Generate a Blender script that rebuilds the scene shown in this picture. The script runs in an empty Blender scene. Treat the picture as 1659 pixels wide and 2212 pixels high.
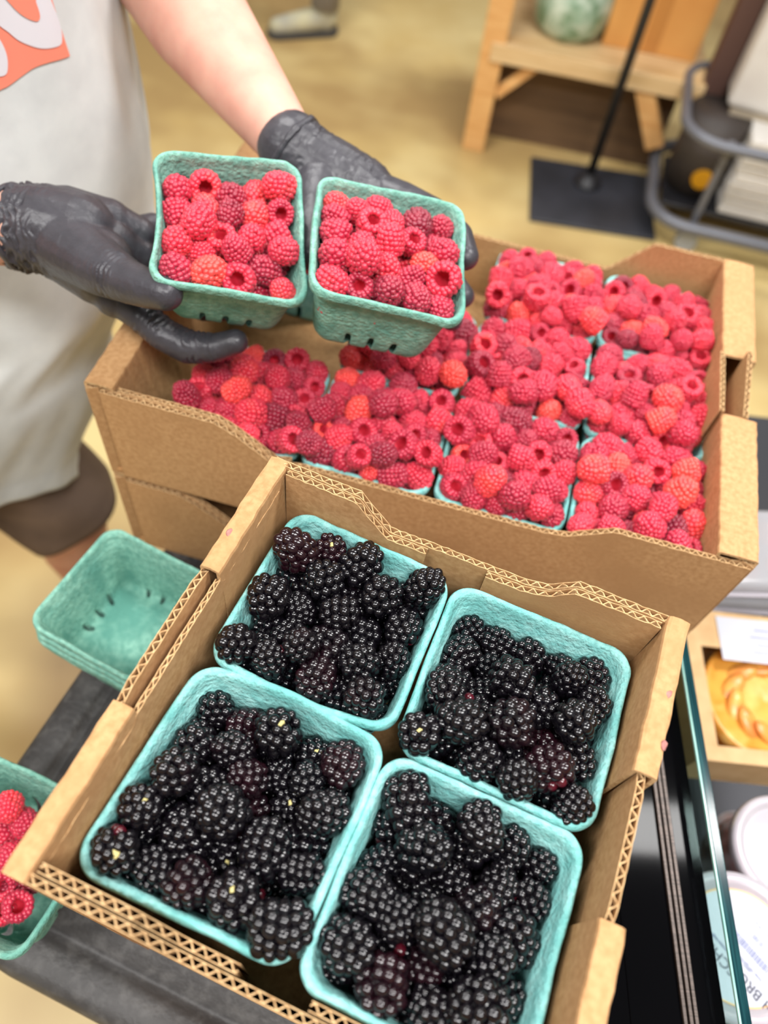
import bpy, bmesh, math, random
import numpy as np
from mathutils import Vector, Matrix, noise as mnoise

random.seed(7)
sc = bpy.context.scene
COL = sc.collection

# ------------------------------------------------------------------ camera
RC = ((0.9183585, 0.3840819, 0.0953875), (0.3702778, -0.7488423, -0.5496631), (-0.1396855, 0.5401076, -0.8299227))
CAM = Vector((0.11918589, -0.23533482, 0.39550757))
FPX, CX, CY = 1679.83, 829.5, 1106.0
cd = bpy.data.cameras.new('camera')
cam = bpy.data.objects.new('camera', cd); COL.objects.link(cam)
cam.matrix_world = Matrix(((RC[0][0], -RC[1][0], -RC[2][0], CAM.x),
                           (RC[0][1], -RC[1][1], -RC[2][1], CAM.y),
                           (RC[0][2], -RC[1][2], -RC[2][2], CAM.z), (0, 0, 0, 1)))
cd.sensor_fit = 'VERTICAL'; cd.sensor_height = 36.0
cd.lens = FPX / 2212.0 * 36.0
cd.clip_start = 0.02; cd.clip_end = 60
cd.dof.use_dof = True; cd.dof.focus_distance = 0.455; cd.dof.aperture_fstop = 4.5
sc.camera = cam

# ------------------------------------------------------------------ light
w = bpy.data.worlds.new('world'); sc.world = w; w.use_nodes = True
w.node_tree.nodes['Background'].inputs[0].default_value = (1.0, 0.97, 0.93, 1)
w.node_tree.nodes['Background'].inputs[1].default_value = 0.30
FLOOR = -1.15

def area(name, loc, sx, sy, power, col=(1, 0.985, 0.965), rz=0.0, aim=None):
    l = bpy.data.lights.new(name, 'AREA'); l.shape = 'RECTANGLE'; l.size = sx; l.size_y = sy
    l.energy = power; l.color = col
    o = bpy.data.objects.new(name, l); COL.objects.link(o); o.location = loc
    if aim is not None:
        o.rotation_euler = (Vector(aim) - Vector(loc)).to_track_quat('-Z', 'Y').to_euler()
    else:
        o.rotation_euler = (0, 0, rz)
    return o

area('ceiling_lamp', (1.01, 0.73, 1.8), 1.0, 0.16, 48, rz=0.35)
area('ceiling_lamp', (-1.0, 0.85, 1.8), 1.15, 0.45, 52, rz=0.35)
area('ceiling_lamp', (0.75, -0.75, 1.8), 1.15, 0.45, 56, rz=0.35)
area('ceiling_lamp', (-0.9, -1.0, 1.8), 1.15, 0.45, 44, rz=0.35)
area('ceiling_lamp', (0.0, 2.9, 1.8), 1.15, 0.34, 44, rz=0.35)

vs = sc.view_settings
vs.view_transform = 'Standard'; vs.look = 'None'; vs.gamma = 1.0; vs.use_curve_mapping = False
vs.exposure = -0.15
sc.cycles.max_bounces = 7; sc.cycles.diffuse_bounces = 3; sc.cycles.glossy_bounces = 3; sc.cycles.transmission_bounces = 6
sc.cycles.use_adaptive_sampling = True; sc.cycles.adaptive_threshold = 0.02; sc.cycles.use_denoising = True
sc.cycles.sample_clamp_indirect = 6.0

# ------------------------------------------------------------------ helpers
def tag(o, label=None, cat=None, group=None, kind=None):
    if label: o['label'] = label
    if cat: o['category'] = cat
    if group: o['group'] = group
    if kind: o['kind'] = kind
    return o

def empty(name, loc=(0, 0, 0), mat=None):
    o = bpy.data.objects.new(name, None); COL.objects.link(o)
    o.empty_display_size = 0.02
    if mat is not None: o.matrix_world = mat
    else: o.location = loc
    return o

def link(name, me, mats, parent=None, mat=None, smooth=True):
    o = bpy.data.objects.new(name, me); COL.objects.link(o)
    if not isinstance(mats, (list, tuple)): mats = [mats]
    for m in mats: me.materials.append(m)
    if smooth: me.shade_smooth()
    if parent is not None: o.parent = parent
    if mat is not None: o.matrix_local = mat
    return o

def from_bm(name, bm, mats, parent=None, mat=None, smooth=False, bevel=0.0):
    bmesh.ops.recalc_face_normals(bm, faces=bm.faces[:])
    me = bpy.data.meshes.new(name); bm.to_mesh(me); bm.free()
    o = link(name, me, mats, parent, mat, smooth)
    if bevel:
        b = o.modifiers.new('bevel', 'BEVEL'); b.width = bevel; b.segments = 3; b.limit_method = 'ANGLE'
        b.angle_limit = 0.6
    return o

def pydata(name, V, Fc, mats, parent=None, mat=None, smooth=True, mi=None):
    me = bpy.data.meshes.new(name)
    me.from_pydata([tuple(v) for v in V], [], [tuple(f) for f in Fc])
    if mi is not None: me.polygons.foreach_set('material_index', mi)
    me.update()
    return link(name, me, mats, parent, mat, smooth)

def box(bm, c, s, rot=0.0, mi=0):
    m = Matrix.Translation(c) @ Matrix.Rotation(rot, 4, 'Z') @ Matrix.Diagonal((s[0], s[1], s[2], 1))
    r = bmesh.ops.create_cube(bm, size=1.0, matrix=m)
    for v in r['verts']:
        for f in v.link_faces: f.material_index = mi
    return r['verts']

def lathe(name, prof, mats, parent=None, mat=None, n=64, mi=None, close=False):
    V = []; Fc = []; M = []
    for (r, z) in prof:
        for k in range(n):
            a = 2 * math.pi * k / n; V.append((r * math.cos(a), r * math.sin(a), z))
    for i in range(len(prof) - 1):
        for k in range(n):
            k2 = (k + 1) % n
            Fc.append((i * n + k, i * n + k2, (i + 1) * n + k2, (i + 1) * n + k)); M.append(mi[i] if mi else 0)
    return pydata(name, V, Fc, mats, parent, mat, True, M)

def tube(bm, pts, r, n=10):
    pts = [Vector(p) for p in pts]; rings = []
    for i, p in enumerate(pts):
        d = (pts[min(i + 1, len(pts) - 1)] - pts[max(i - 1, 0)]).normalized()
        a = d.orthogonal().normalized() if i == 0 else (rings_a - d * rings_a.dot(d)).normalized()
        rings_a = a; b = d.cross(a)
        rr = r[i] if isinstance(r, (list, tuple)) else r
        rings.append([bm.verts.new(p + a * rr * math.cos(2 * math.pi * k / n) + b * rr * math.sin(2 * math.pi * k / n)) for k in range(n)])
    for i in range(len(rings) - 1):
        for k in range(n):
            bm.faces.new((rings[i][k], rings[i][(k + 1) % n], rings[i + 1][(k + 1) % n], rings[i + 1][k]))
    bm.faces.new(rings[0][::-1]); bm.faces.new(rings[-1])

def lerp(a, b, t): return a + (b - a) * t
def interp(x, pts):
    if x <= pts[0][0]: return pts[0][1]
    for (x0, y0), (x1, y1) in zip(pts, pts[1:]):
        if x <= x1: return lerp(y0, y1, (x - x0) / (x1 - x0))
    return pts[-1][1]
def ray(u, v):
    a, b = (u - CX) / FPX, (v - CY) / FPX
    return Vector([RC[0][k] * a + RC[1][k] * b + RC[2][k] for k in range(3)])
def P(u, v, d): return CAM + ray(u, v) * d
def onz(u, v, z):
    d = ray(u, v); return CAM + d * ((z - CAM.z) / d.z)

# ------------------------------------------------------------------ materials
def srgb(r, g, b):
    f = lambda c: ((c / 255 + 0.055) / 1.055) ** 2.4 if c > 10.3 else c / 255 / 12.92
    return (f(r), f(g), f(b), 1)

def mat_base(name, col, rough=0.5, **kw):
    m = bpy.data.materials.new(name); m.use_nodes = True
    nt = m.node_tree; b = nt.nodes['Principled BSDF']
    b.inputs['Base Color'].default_value = col; b.inputs['Roughness'].default_value = rough
    for k, v in kw.items(): b.inputs[k.replace('_', ' ')].default_value = v
    return m, nt, b

def N(nt, typ, **props):
    n = nt.nodes.new(typ)
    for k, v in props.items(): setattr(n, k, v)
    return n

def noisy(name, c1, c2, scale, rough=0.6, bump=0.0, bscale=None, detail=4.0, lo=0.35, hi=0.65, stretch=None, bdist=0.001, c3=None, c3scale=3.0, **kw):
    m, nt, b = mat_base(name, c1, rough, **kw)
    L = nt.links
    tc = N(nt, 'ShaderNodeTexCoord'); mp = N(nt, 'ShaderNodeMapping')
    L.new(tc.outputs['Object'], mp.inputs[0])
    if stretch: mp.inputs['Scale'].default_value = stretch
    nz = N(nt, 'ShaderNodeTexNoise'); nz.inputs['Scale'].default_value = scale; nz.inputs['Detail'].default_value = detail
    L.new(mp.outputs[0], nz.inputs['Vector'])
    cr = N(nt, 'ShaderNodeValToRGB'); cr.color_ramp.elements[0].position = lo; cr.color_ramp.elements[1].position = hi
    cr.color_ramp.elements[0].color = c1; cr.color_ramp.elements[1].color = c2
    L.new(nz.outputs[0], cr.inputs[0]); out = cr.outputs[0]
    if c3:
        n3 = N(nt, 'ShaderNodeTexNoise'); n3.inputs['Scale'].default_value = c3scale; n3.inputs['Detail'].default_value = 3
        L.new(tc.outputs['Object'], n3.inputs['Vector'])
        r3 = N(nt, 'ShaderNodeMapRange'); r3.inputs[1].default_value = 0.48; r3.inputs[2].default_value = 0.66
        L.new(n3.outputs[0], r3.inputs[0])
        mx = N(nt, 'ShaderNodeMix', data_type='RGBA'); L.new(r3.outputs[0], mx.inputs[0])
        L.new(out, mx.inputs[6]); mx.inputs[7].default_value = c3; out = mx.outputs[2]
    L.new(out, b.inputs['Base Color'])
    if bump:
        n2 = N(nt, 'ShaderNodeTexNoise'); n2.inputs['Scale'].default_value = bscale or scale; n2.inputs['Detail'].default_value = 6
        L.new(mp.outputs[0], n2.inputs['Vector'])
        bp = N(nt, 'ShaderNodeBump'); bp.inputs['Strength'].default_value = bump; bp.inputs['Distance'].default_value = bdist
        L.new(n2.outputs[0], bp.inputs['Height']); L.new(bp.outputs[0], b.inputs['Normal'])
    return m

M_CARD = noisy('kraft_cardboard', srgb(190, 148, 102), srgb(172, 129, 84), 260, 0.82, 0.25, 500, c3=srgb(172, 130, 86), c3scale=9, bdist=0.0005)
M_CARDIN = noisy('kraft_cardboard_inner', srgb(190, 146, 98), srgb(168, 124, 78), 260, 0.82, 0.25, 500, bdist=0.0005)
M_FLUTE = noisy('cardboard_cut_edge', srgb(206, 172, 126), srgb(174, 136, 92), 420, 0.9, 0.4, 900, bdist=0.0005)
M_PULP = noisy('moulded_pulp', srgb(156, 214, 210), srgb(118, 188, 185), 190, 0.92, 1.0, 330, detail=8, lo=0.32, hi=0.68, bdist=0.0022, c3=srgb(106, 178, 174), c3scale=24)
M_PULPG = noisy('weathered_pulp', srgb(144, 196, 178), srgb(106, 164, 148), 190, 0.92, 1.0, 330, detail=8, lo=0.32, hi=0.68, bdist=0.0022, c3=srgb(94, 154, 140), c3scale=24)
M_FLOOR = noisy('sealed_concrete_floor', srgb(222, 200, 142), srgb(206, 178, 116), 3.2, 0.38, 0, c3=srgb(172, 142, 92), c3scale=1.5, detail=8)

def berry_tone(nt, b, stops, use_attr):
    L = nt.links
    if use_attr:
        a = N(nt, 'ShaderNodeAttribute'); a.attribute_name = 'tone'; src = a.outputs['Fac']
    else:
        a = N(nt, 'ShaderNodeObjectInfo'); sp = N(nt, 'ShaderNodeSeparateColor'); L.new(a.outputs['Color'], sp.inputs[0]); src = sp.outputs[0]
    cr = N(nt, 'ShaderNodeValToRGB')
    e = cr.color_ramp.elements
    e[0].position = stops[0][0]; e[0].color = stops[0][1]; e[1].position = stops[-1][0]; e[1].color = stops[-1][1]
    for p_, c_ in stops[1:-1]:
        q = e.new(p_); q.color = c_
    tc = N(nt, 'ShaderNodeTexCoord'); nz = N(nt, 'ShaderNodeTexNoise'); nz.inputs['Scale'].default_value = 90
    L.new(tc.outputs['Object'], nz.inputs['Vector'])
    mr = N(nt, 'ShaderNodeMath', operation='MULTIPLY_ADD'); mr.inputs[1].default_value = 0.5
    L.new(nz.outputs[0], mr.inputs[0])
    ad = N(nt, 'ShaderNodeMath', operation='SUBTRACT'); L.new(src, ad.inputs[0]); ad.inputs[1].default_value = 0.25
    L.new(ad.outputs[0], mr.inputs[2]); L.new(mr.outputs[0], cr.inputs[0])
    L.new(cr.outputs[0], b.inputs['Base Color'])

def rasp_mat(name, use_attr):
    m, nt, b = mat_base(name, (0.6, 0.03, 0.06, 1), 0.42)
    berry_tone(nt, b, [(0.0, srgb(128, 14, 44)), (0.4, srgb(182, 30, 62)), (0.75, srgb(216, 44, 68)), (1.0, srgb(242, 74, 66))], use_attr)
    b.inputs['Subsurface Weight'].default_value = 0.15
    b.inputs['Subsurface Radius'].default_value = (1.0, 0.12, 0.10); b.inputs['Subsurface Scale'].default_value = 0.0022
    b.inputs['Sheen Weight'].default_value = 0.4; b.inputs['Sheen Roughness'].default_value = 0.3
    b.inputs['Sheen Tint'].default_value = (1.0, 0.72, 0.78, 1)
    b.inputs['Coat Weight'].default_value = 0.35; b.inputs['Coat Roughness'].default_value = 0.22
    return m
M_RASP = rasp_mat('raspberry_flesh', False)
M_RASPS = rasp_mat('raspberry_flesh_pile', True)
M_HAIR, _, _ = mat_base('raspberry_style', srgb(226, 150, 140), 0.6)
M_HOLL, nt_, b_ = mat_base('raspberry_hollow', srgb(196, 36, 58), 0.6)

M_BLACKB, nt, b = mat_base('blackberry_flesh', (0.008, 0.006, 0.011, 1), 0.2)
berry_tone(nt, b, [(0.0, (0.0022, 0.002, 0.0035, 1)), (0.8, (0.0032, 0.002, 0.0035, 1)), (1.0, (0.012, 0.0025, 0.005, 1))], False)
b.inputs['Roughness'].default_value = 0.17; b.inputs['Specular IOR Level'].default_value = 0.62
M_BRED, nt, b = mat_base('unripe_red_drupelet', (0.07, 0.004, 0.011, 1), 0.2)
b.inputs['Coat Weight'].default_value = 0.5; b.inputs['Subsurface Weight'].default_value = 0.3; b.inputs['Subsurface Scale'].default_value = 0.002
M_CORE = noisy('blackberry_core', srgb(206, 192, 132), srgb(160, 150, 84), 400, 0.7, 0.5, 700)
M_STAIN = noisy('berry_juice_stain', srgb(176, 122, 112), srgb(150, 96, 92), 300, 0.8)
M_GLOVE = noisy('black_nitrile', srgb(62, 60, 66), srgb(52, 50, 56), 60, 0.38, 0.6, 130, detail=3, bdist=0.0016, stretch=(1, 1, 1))
M_SKIN = noisy('skin', srgb(222, 170, 150), srgb(206, 148, 130), 22, 0.62, 0.2, 700, bdist=0.0006, Subsurface_Weight=0.25, Subsurface_Scale=0.006)
M_SHIRT = noisy('light_grey_jersey', srgb(224, 229, 229), srgb(212, 217, 218), 30, 0.9, 0.35, 900, bdist=0.0006, Sheen_Weight=0.3)
M_PRINT, _, _ = mat_base('coral_print', srgb(255, 146, 122), 0.7)
M_PRINTW, _, _ = mat_base('white_print', srgb(232, 230, 238), 0.7)
M_SHORTS = noisy('taupe_shorts_cloth', srgb(128, 108, 94), srgb(108, 90, 78), 14, 0.9, 0.3, 400)

# ------------------------------------------------------------------ setting
bm = bmesh.new(); box(bm, (0.5, 1.5, FLOOR - 0.05), (9, 9, 0.1))
tag(from_bm('floor', bm, M_FLOOR), kind='structure')
M_WALL = noisy('painted_wall', srgb(206, 200, 190), srgb(196, 190, 180), 3, 0.8)
for nm_, c_, s_ in (('wall_back', (0.5, 6.05, 0.35), (9, 0.1, 3)), ('wall_left', (-4.05, 1.5, 0.35), (0.1, 9, 3)), ('wall_right', (5.05, 1.5, 0.35), (0.1, 9, 3)), ('wall_front', (0.5, -3.05, 0.35), (9, 0.1, 3))):
    bm = bmesh.new(); box(bm, c_, s_); tag(from_bm(nm_, bm, M_WALL), kind='structure')

# ------------------------------------------------------------------ cart and glass case
M_CART = noisy('black_cart_plastic', srgb(66, 64, 63), srgb(54, 52, 52), 12, 0.55, 0.9, 260, stretch=(1, 1, 1), bdist=0.0006, c3=srgb(78, 76, 75), c3scale=90)
CZ = -0.296
cart = empty('utility_cart', (0.03, 0.05, CZ))
tag(cart, 'black plastic utility cart with a rolled rim under the fruit boxes', 'cart')
def cart_top():
    # profile from the middle outwards: flat deck, shallow groove, rounded rim, skirt
    prof = [(0.0, 0.0), (0.045, 0.0), (0.049, -0.005), (0.053, -0.006), (0.057, -0.001), (0.062, 0.0005), (0.078, 0.0), (0.084, -0.003), (0.088, -0.010), (0.090, -0.022), (0.090, -0.05)]
    x0, x1, y0, y1 = -0.095, 0.17, -0.20, 0.40
    V = []; Fc = []; n = 10
    for (d, z) in prof:
        for (cx_, cy_, a0) in ((x1, y1, 0), (x0, y1, 90), (x0, y0, 180), (x1, y0, 270)):
            for k in range(n + 1):
                a = math.radians(a0 + 90 * k / n)
                V.append((cx_ + d * math.cos(a) - 0.03, cy_ + d * math.sin(a) - 0.05, z))
    m = 4 * (n + 1)
    for i in range(len(prof) - 1):
        for k in range(m):
            Fc.append((i * m + k, i * m + (k + 1) % m, (i + 1) * m + (k + 1) % m, (i + 1) * m + k))
    Fc.append(tuple(range(0, m)))
    o = pydata('cart_deck', V, Fc, M_CART, cart); return o
cart_top()
for (x, y) in ((-0.17, -0.22), (0.15, -0.22), (-0.17, 0.35), (0.15, 0.35)):
    bm = bmesh.new(); box(bm, (x, y, (-0.03 + FLOOR + 0.10 - CZ) / 2), (0.04, 0.04, abs(FLOOR + 0.10 - CZ + 0.03)))
    from_bm('post', bm, M_CART, cart, bevel=0.006)
    bm = bmesh.new(); bmesh.ops.create_cone(bm, cap_ends=True, segments=24, radius1=0.045, radius2=0.045, depth=0.03, matrix=Matrix.Translation((x, y, FLOOR - CZ + 0.046)) @ Matrix.Rotation(math.pi / 2, 4, 'X'))
    box(bm, (x, y, FLOOR - CZ + 0.08), (0.03, 0.045, 0.05))
    from_bm('caster', bm, M_CART, cart, bevel=0.003)
bm = bmesh.new(); box(bm, (0.0, 0.05, FLOOR - CZ + 0.16), (0.34, 0.60, 0.03))
from_bm('lower_shelf', bm, M_CART, cart, bevel=0.008)

# refrigerated case beside the cart: glossy black ledge, channel strip, glass pane
M_GLOSS, _, _ = mat_base('gloss_black_ledge', (0.002, 0.002, 0.0025, 1), 0.06, Specular_IOR_Level=0.06)
M_STRIP = noisy('brushed_bronze_channel', srgb(92, 80, 74), srgb(56, 48, 44), 60, 0.4, 0, stretch=(30, 1, 1), Metallic=0.4)
M_GLASS, nt, b = mat_base('glass', (0.62, 0.86, 0.82, 1), 0.03)
b.inputs['Transmission Weight'].default_value = 1.0; b.inputs['IOR'].default_value = 1.5
M_GEDGE = noisy('green_glass_edge', srgb(14, 46, 52), srgb(36, 84, 88), 14, 0.12, 0, stretch=(1, 30, 1), lo=0.45, hi=0.8, Specular_IOR_Level=0.2)
M_GBEV = noisy('polished_glass_bevel', srgb(120, 176, 168), srgb(168, 214, 204), 30, 0.15, 0, stretch=(1, 20, 1))
M_DKMET, _, _ = mat_base('dark_cooler_steel', srgb(70, 70, 74), 0.45, Metallic=0.6)
EA = Vector((0.303, 0.136, 0)); ED = Vector((0.089, -0.256, 0)).normalized(); EN = Vector((-ED.y, ED.x, 0))  # EN points right
ang = math.atan2(ED.y, ED.x)
case = empty('display_case', (EA.x, EA.y, -0.2))
case.rotation_euler = (0, 0, ang)       # local x runs along the pane towards the front, local y to the right
tag(case, 'glossy black refrigerated display case with a green glass pane along its ledge', 'display case')
LZ = -0.215
bm = bmesh.new(); box(bm, (0.38, -0.036, LZ + 0.2 - 0.03), (0.80, 0.068, 0.06)); from_bm('ledge', bm, M_GLOSS, case, bevel=0.001)
def prism(bm, poly, z0, z1):
    a = [bm.verts.new((x, y, z0)) for x, y in poly]; c = [bm.verts.new((x, y, z1)) for x, y in poly]
    n = len(poly)
    for k in range(n): bm.faces.new((a[k], a[(k + 1) % n], c[(k + 1) % n], c[k]))
    bm.faces.new(a[::-1]); bm.faces.new(c)
# wide part of the ledge reaching the cart, cut square against it
Wi = case.rotation_euler.to_matrix().to_4x4().inverted()
def wl(x, y):
    q = Wi @ (Vector((x, y, 0)) - Vector((EA.x, EA.y, 0))); return (q.x, q.y)
bm = bmesh.new()
prism(bm, [wl(0.239, 0.125), wl(0.239, -0.62), wl(0.43, -0.62)] + [(0.745, -0.07), (0.005, -0.07)][:1] + [(0.025, -0.07)], LZ + 0.2 - 0.06, LZ + 0.2)
from_bm('ledge_panel', bm, M_GLOSS, case, bevel=0.0008)
bm = bmesh.new()
for k, yy in enumerate((-0.0325, -0.0285, -0.0245)):
    box(bm, (0.38, yy, LZ + 0.2 + 0.0015), (0.80, 0.0028, 0.003 + 0.001 * (k % 2)))
from_bm('channel_strip', bm, M_STRIP, case, bevel=0.0005)
bm = bmesh.new(); box(bm, (0.38, 0.0, -0.06), (0.80, 0.007, 0.13)); g = from_bm('glass_pane', bm, M_GLASS, case)
bm = bmesh.new(); box(bm, (0.38, 0.0006, 0.0062), (0.80, 0.0074, 0.0022)); from_bm('pane_edge', bm, M_GEDGE, case, bevel=0.0008)
bm = bmesh.new(); box(bm, (0.38, -0.0037, 0.0062), (0.80, 0.0016, 0.0026)); from_bm('pane_bevel', bm, M_GBEV, case, bevel=0.0004)
bm = bmesh.new(); box(bm, (0.38, -0.035, (FLOOR + 0.2 + LZ + 0.14) / 2), (0.80, 0.05, abs(FLOOR + 0.2 - LZ - 0.14))); from_bm('case_body', bm, M_DKMET, case)
bm = bmesh.new(); box(bm, (0.10, 0.33, -0.42), (1.55, 0.66, 0.02)); from_bm('shelf_deck', bm, M_DKMET, case, bevel=0.002)
bm = bmesh.new(); box(bm, (0.10, 0.33, (FLOOR + 0.2 - 0.43) / 2), (1.50, 0.62, abs(FLOOR + 0.2 + 0.43))); from_bm('shelf_base', bm, M_DKMET, case)

# ------------------------------------------------------------------ corrugated panels
def corr_panel(name, parent, p0, dirv, length, z0, top, thick=0.0035, side=1, flute=True, seed=0, gaps=()):
    """two liners with a real fluted ribbon between them; top(s) gives the height of the cut top edge"""
    rng = random.Random(seed); d = Vector((dirv[0], dirv[1], 0)).normalized(); nrm = Vector((-d.y, d.x, 0)) * side
    p0 = Vector((p0[0], p0[1], 0)); V = []; Fc = []; MI = []
    n = max(8, int(length / 0.003)); lt = 0.0005
    ss = [length * i / n for i in range(n + 1)]
    for off in (0.0, thick - lt):
        jit = [rng.uniform(-0.0006, 0.0005) for _ in ss]; base = len(V)
        for i, s in enumerate(ss):
            q = p0 + d * s; z1 = top(s) + jit[i]
            for (o, z) in ((off, z0), (off + lt, z0), (off + lt, z1), (off, z1)):
                r = q + nrm * o; V.append((r.x, r.y, z))
        for i in range(n):
            a = base + 4 * i; c = a + 4
            Fc += [(a, a + 1, c + 1, c), (a + 1, a + 2, c + 2, c + 1), (a + 2, a + 3, c + 3, c + 2), (a + 3, a, c, c + 3)]
            MI += [0, 0, 1, 0]
        Fc += [(base, base + 3, base + 2, base + 1), (base + 4 * n, base + 4 * n + 1, base + 4 * n + 2, base + 4 * n + 3)]; MI += [1, 1]
    if flute:
        per = 0.0066; m = int(length / per * 10); base = len(V); amp = thick / 2 - lt - 0.0003; ft = 0.00032
        for i in range(m + 1):
            s = length * i / m; ph = 2 * math.pi * s / per
            q = p0 + d * s; o = thick / 2 + amp * math.sin(ph); z1 = top(s) - 0.0003 + rng.uniform(-0.0004, 0.0003)
            tn = (nrm - d * (amp * 2 * math.pi / per * math.cos(ph))).normalized()
            for (k, z) in ((-1, z0), (1, z0), (1, z1), (-1, z1)):
                r = q + nrm * o + tn * (k * ft); V.append((r.x, r.y, z))
        for i in range(m):
            a = base + 4 * i; c = a + 4
            Fc += [(a + 1, a + 2, c + 2, c + 1), (a + 2, a + 3, c + 3, c + 2), (a + 3, a, c, c + 3)]; MI += [1, 1, 1]
    return pydata(name, V, Fc, [M_CARD, M_FLUTE], parent, None, False, MI)

def fold_wall(name, parent, y0, y1, xo, xi, z0, ztop, z0i, lean=0.0, mats=None, t=0.003, seed=0):
    """outer wall, rolled top and inner wall in one bent sheet, running along y from y0 to y1"""
    sgn = 1 if xi > xo else -1; r = 0.0022
    path = [(xo, z0), (xo, ztop - r), (xo + sgn * r * 0.3, ztop - r * 0.3), (xo + sgn * r, ztop),
            ((xo + xi) / 2, ztop + 0.0006), (xi - sgn * r, ztop), (xi - sgn * r * 0.3, ztop - r * 0.3), (xi, ztop - r), (xi + sgn * lean, z0i)]
    rng = random.Random(seed); n = max(2, int(abs(y1 - y0) / 0.006)); V = []; Fc = []; MI = []
    for i in range(n + 1):
        y = lerp(y0, y1, i / n); w1 = rng.uniform(-0.0004, 0.0004)
        for k, (x, z) in enumerate(path):
            V.append((x + w1, y, z + (rng.uniform(-0.0003, 0.0003) if 2 < k < 6 else 0)))
    m = len(path)
    for i in range(n):
        for k in range(m - 1): Fc.append((i * m + k, i * m + k + 1, (i + 1) * m + k + 1, (i + 1) * m + k)); MI.append(0)
    o = pydata(name, V, Fc, [M_CARD, M_FLUTE], parent, None, False, MI)
    s = o.modifiers.new('thickness', 'SOLIDIFY'); s.thickness = t * 0.8; s.offset = -1.0 if sgn > 0 else 1.0; s.material_offset_rim = 1
    return o

# ------------------------------------------------------------------ blackberry flat
XL, XR, YF, YB, ZT, ZB = -0.017, 0.2345, -0.234, 0.0115, 0.029, -0.078
flat = empty('blackberry_flat', (0, 0, 0))
tag(flat, 'kraft cardboard flat in the foreground holding four baskets of blackberries', 'cardboard box')
bm = bmesh.new(); box(bm, ((XL + XR) / 2, (YF + YB) / 2, ZB + 0.002), (XR - XL - 0.004, YB - YF - 0.004, 0.004)); from_bm('bottom_panel', bm, M_CARDIN, flat)
for (a, b_) in ((YB - 0.001, -0.071), (-0.152, YF)):
    fold_wall('side_wall', flat, b_, a, XL - 0.001, XL + 0.011, ZB, ZT, ZB + 0.006, 0.003, seed=int(a * 999))
corr_panel('side_wall', flat, (XL, -0.151, 0), (0, 1), 0.080, ZB, lambda s: ZT - 0.004 + 0.003 * min(1, s / 0.01) * min(1, (0.08 - s) / 0.01), 0.0042, -1, seed=3)
corr_panel('inner_side_wall', flat, (XL + 0.0085, -0.225, 0), (0, 1), 0.222, ZB + 0.006, lambda s: ZT - 0.007 if 0.072 < s < 0.156 else ZT - 0.012, 0.003, -1, flute=True, seed=4)
for (a, b_) in ((YB - 0.001, -0.080), (-0.149, YF)):
    fold_wall('side_wall', flat, b_, a, XR + 0.001, XR - 0.0115, ZB, ZT, ZB + 0.006, 0.003, seed=int(a * 777) + 5)
corr_panel('side_wall', flat, (XR - 0.0085, -0.149, 0), (0, 1), 0.070, ZB, lambda s: ZT - 0.004 + 0.003 * min(1, s / 0.008) * min(1, (0.07 - s) / 0.01), 0.0042, -1, seed=6)
topB = lambda x: interp(x, [(-0.02, 0.029), (0.041, 0.0285), (0.048, 0.020), (0.062, 0.0045), (0.100, 0.0065), (0.145, 0.0075), (0.160, 0.012), (0.173, 0.0265), (0.232, 0.0265)])
x0 = XL + 0.013
corr_panel('end_wall', flat, (x0 - 0.01, YB - 0.0045, 0), (1, 0), XR - x0, ZB, lambda s: topB(x0 - 0.01 + s), 0.0042, 1, seed=8)
corr_panel('inner_end_wall', flat, (x0, YB - 0.0092, 0), (1, 0), 0.087 - x0, ZB + 0.005, lambda s: topB(x0 + s) - 0.0006, 0.0042, 1, seed=9)
corr_panel('inner_end_wall', flat, (0.124, YB - 0.0092, 0), (1, 0), XR - 0.013 - 0.124, ZB + 0.005, lambda s: max(0.004, topB(0.124 + s) - 0.0006), 0.0042, 1, seed=10)
corr_panel('end_wall', flat, (x0 - 0.01, YF + 0.0005, 0), (1, 0), XR - x0, ZB, lambda s: min(topB(x0 - 0.01 + s), 0.027), 0.0042, 1, seed=11)
corr_panel('inner_end_wall', flat, (x0, YF + 0.0058, 0), (1, 0), 0.088 - x0, ZB + 0.005, lambda s: topB(x0 + s) - 0.0004, 0.0042, 1, seed=12)
corr_panel('inner_end_wall', flat, (0.122, YF + 0.0058, 0), (1, 0), XR - 0.013 - 0.122, ZB + 0.005, lambda s: topB(0.122 + s) - 0.0004, 0.0042, 1, seed=13)
for (x, y, sx, sy) in ((XL + 0.004, -0.047, 0.004, 0.006), (XR - 0.003, -0.035, 0.003, 0.005), (XR + 0.0, -0.062, 0.003, 0.006)):
    bm = bmesh.new(); bmesh.ops.create_icosphere(bm, subdivisions=2, radius=1, matrix=Matrix.Translation((x, y, ZT + 0.0003)) @ Matrix.Diagonal((sx * 0.5, sy * 0.5, 0.0004, 1)))
    for v in bm.verts: v.co += Vector((mnoise.noise(v.co * 600) * 0.001, mnoise.noise(v.co * 600 + Vector((5, 0, 0))) * 0.001, 0))
    from_bm('juice_stain', bm, M_STAIN, flat, smooth=True)
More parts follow.
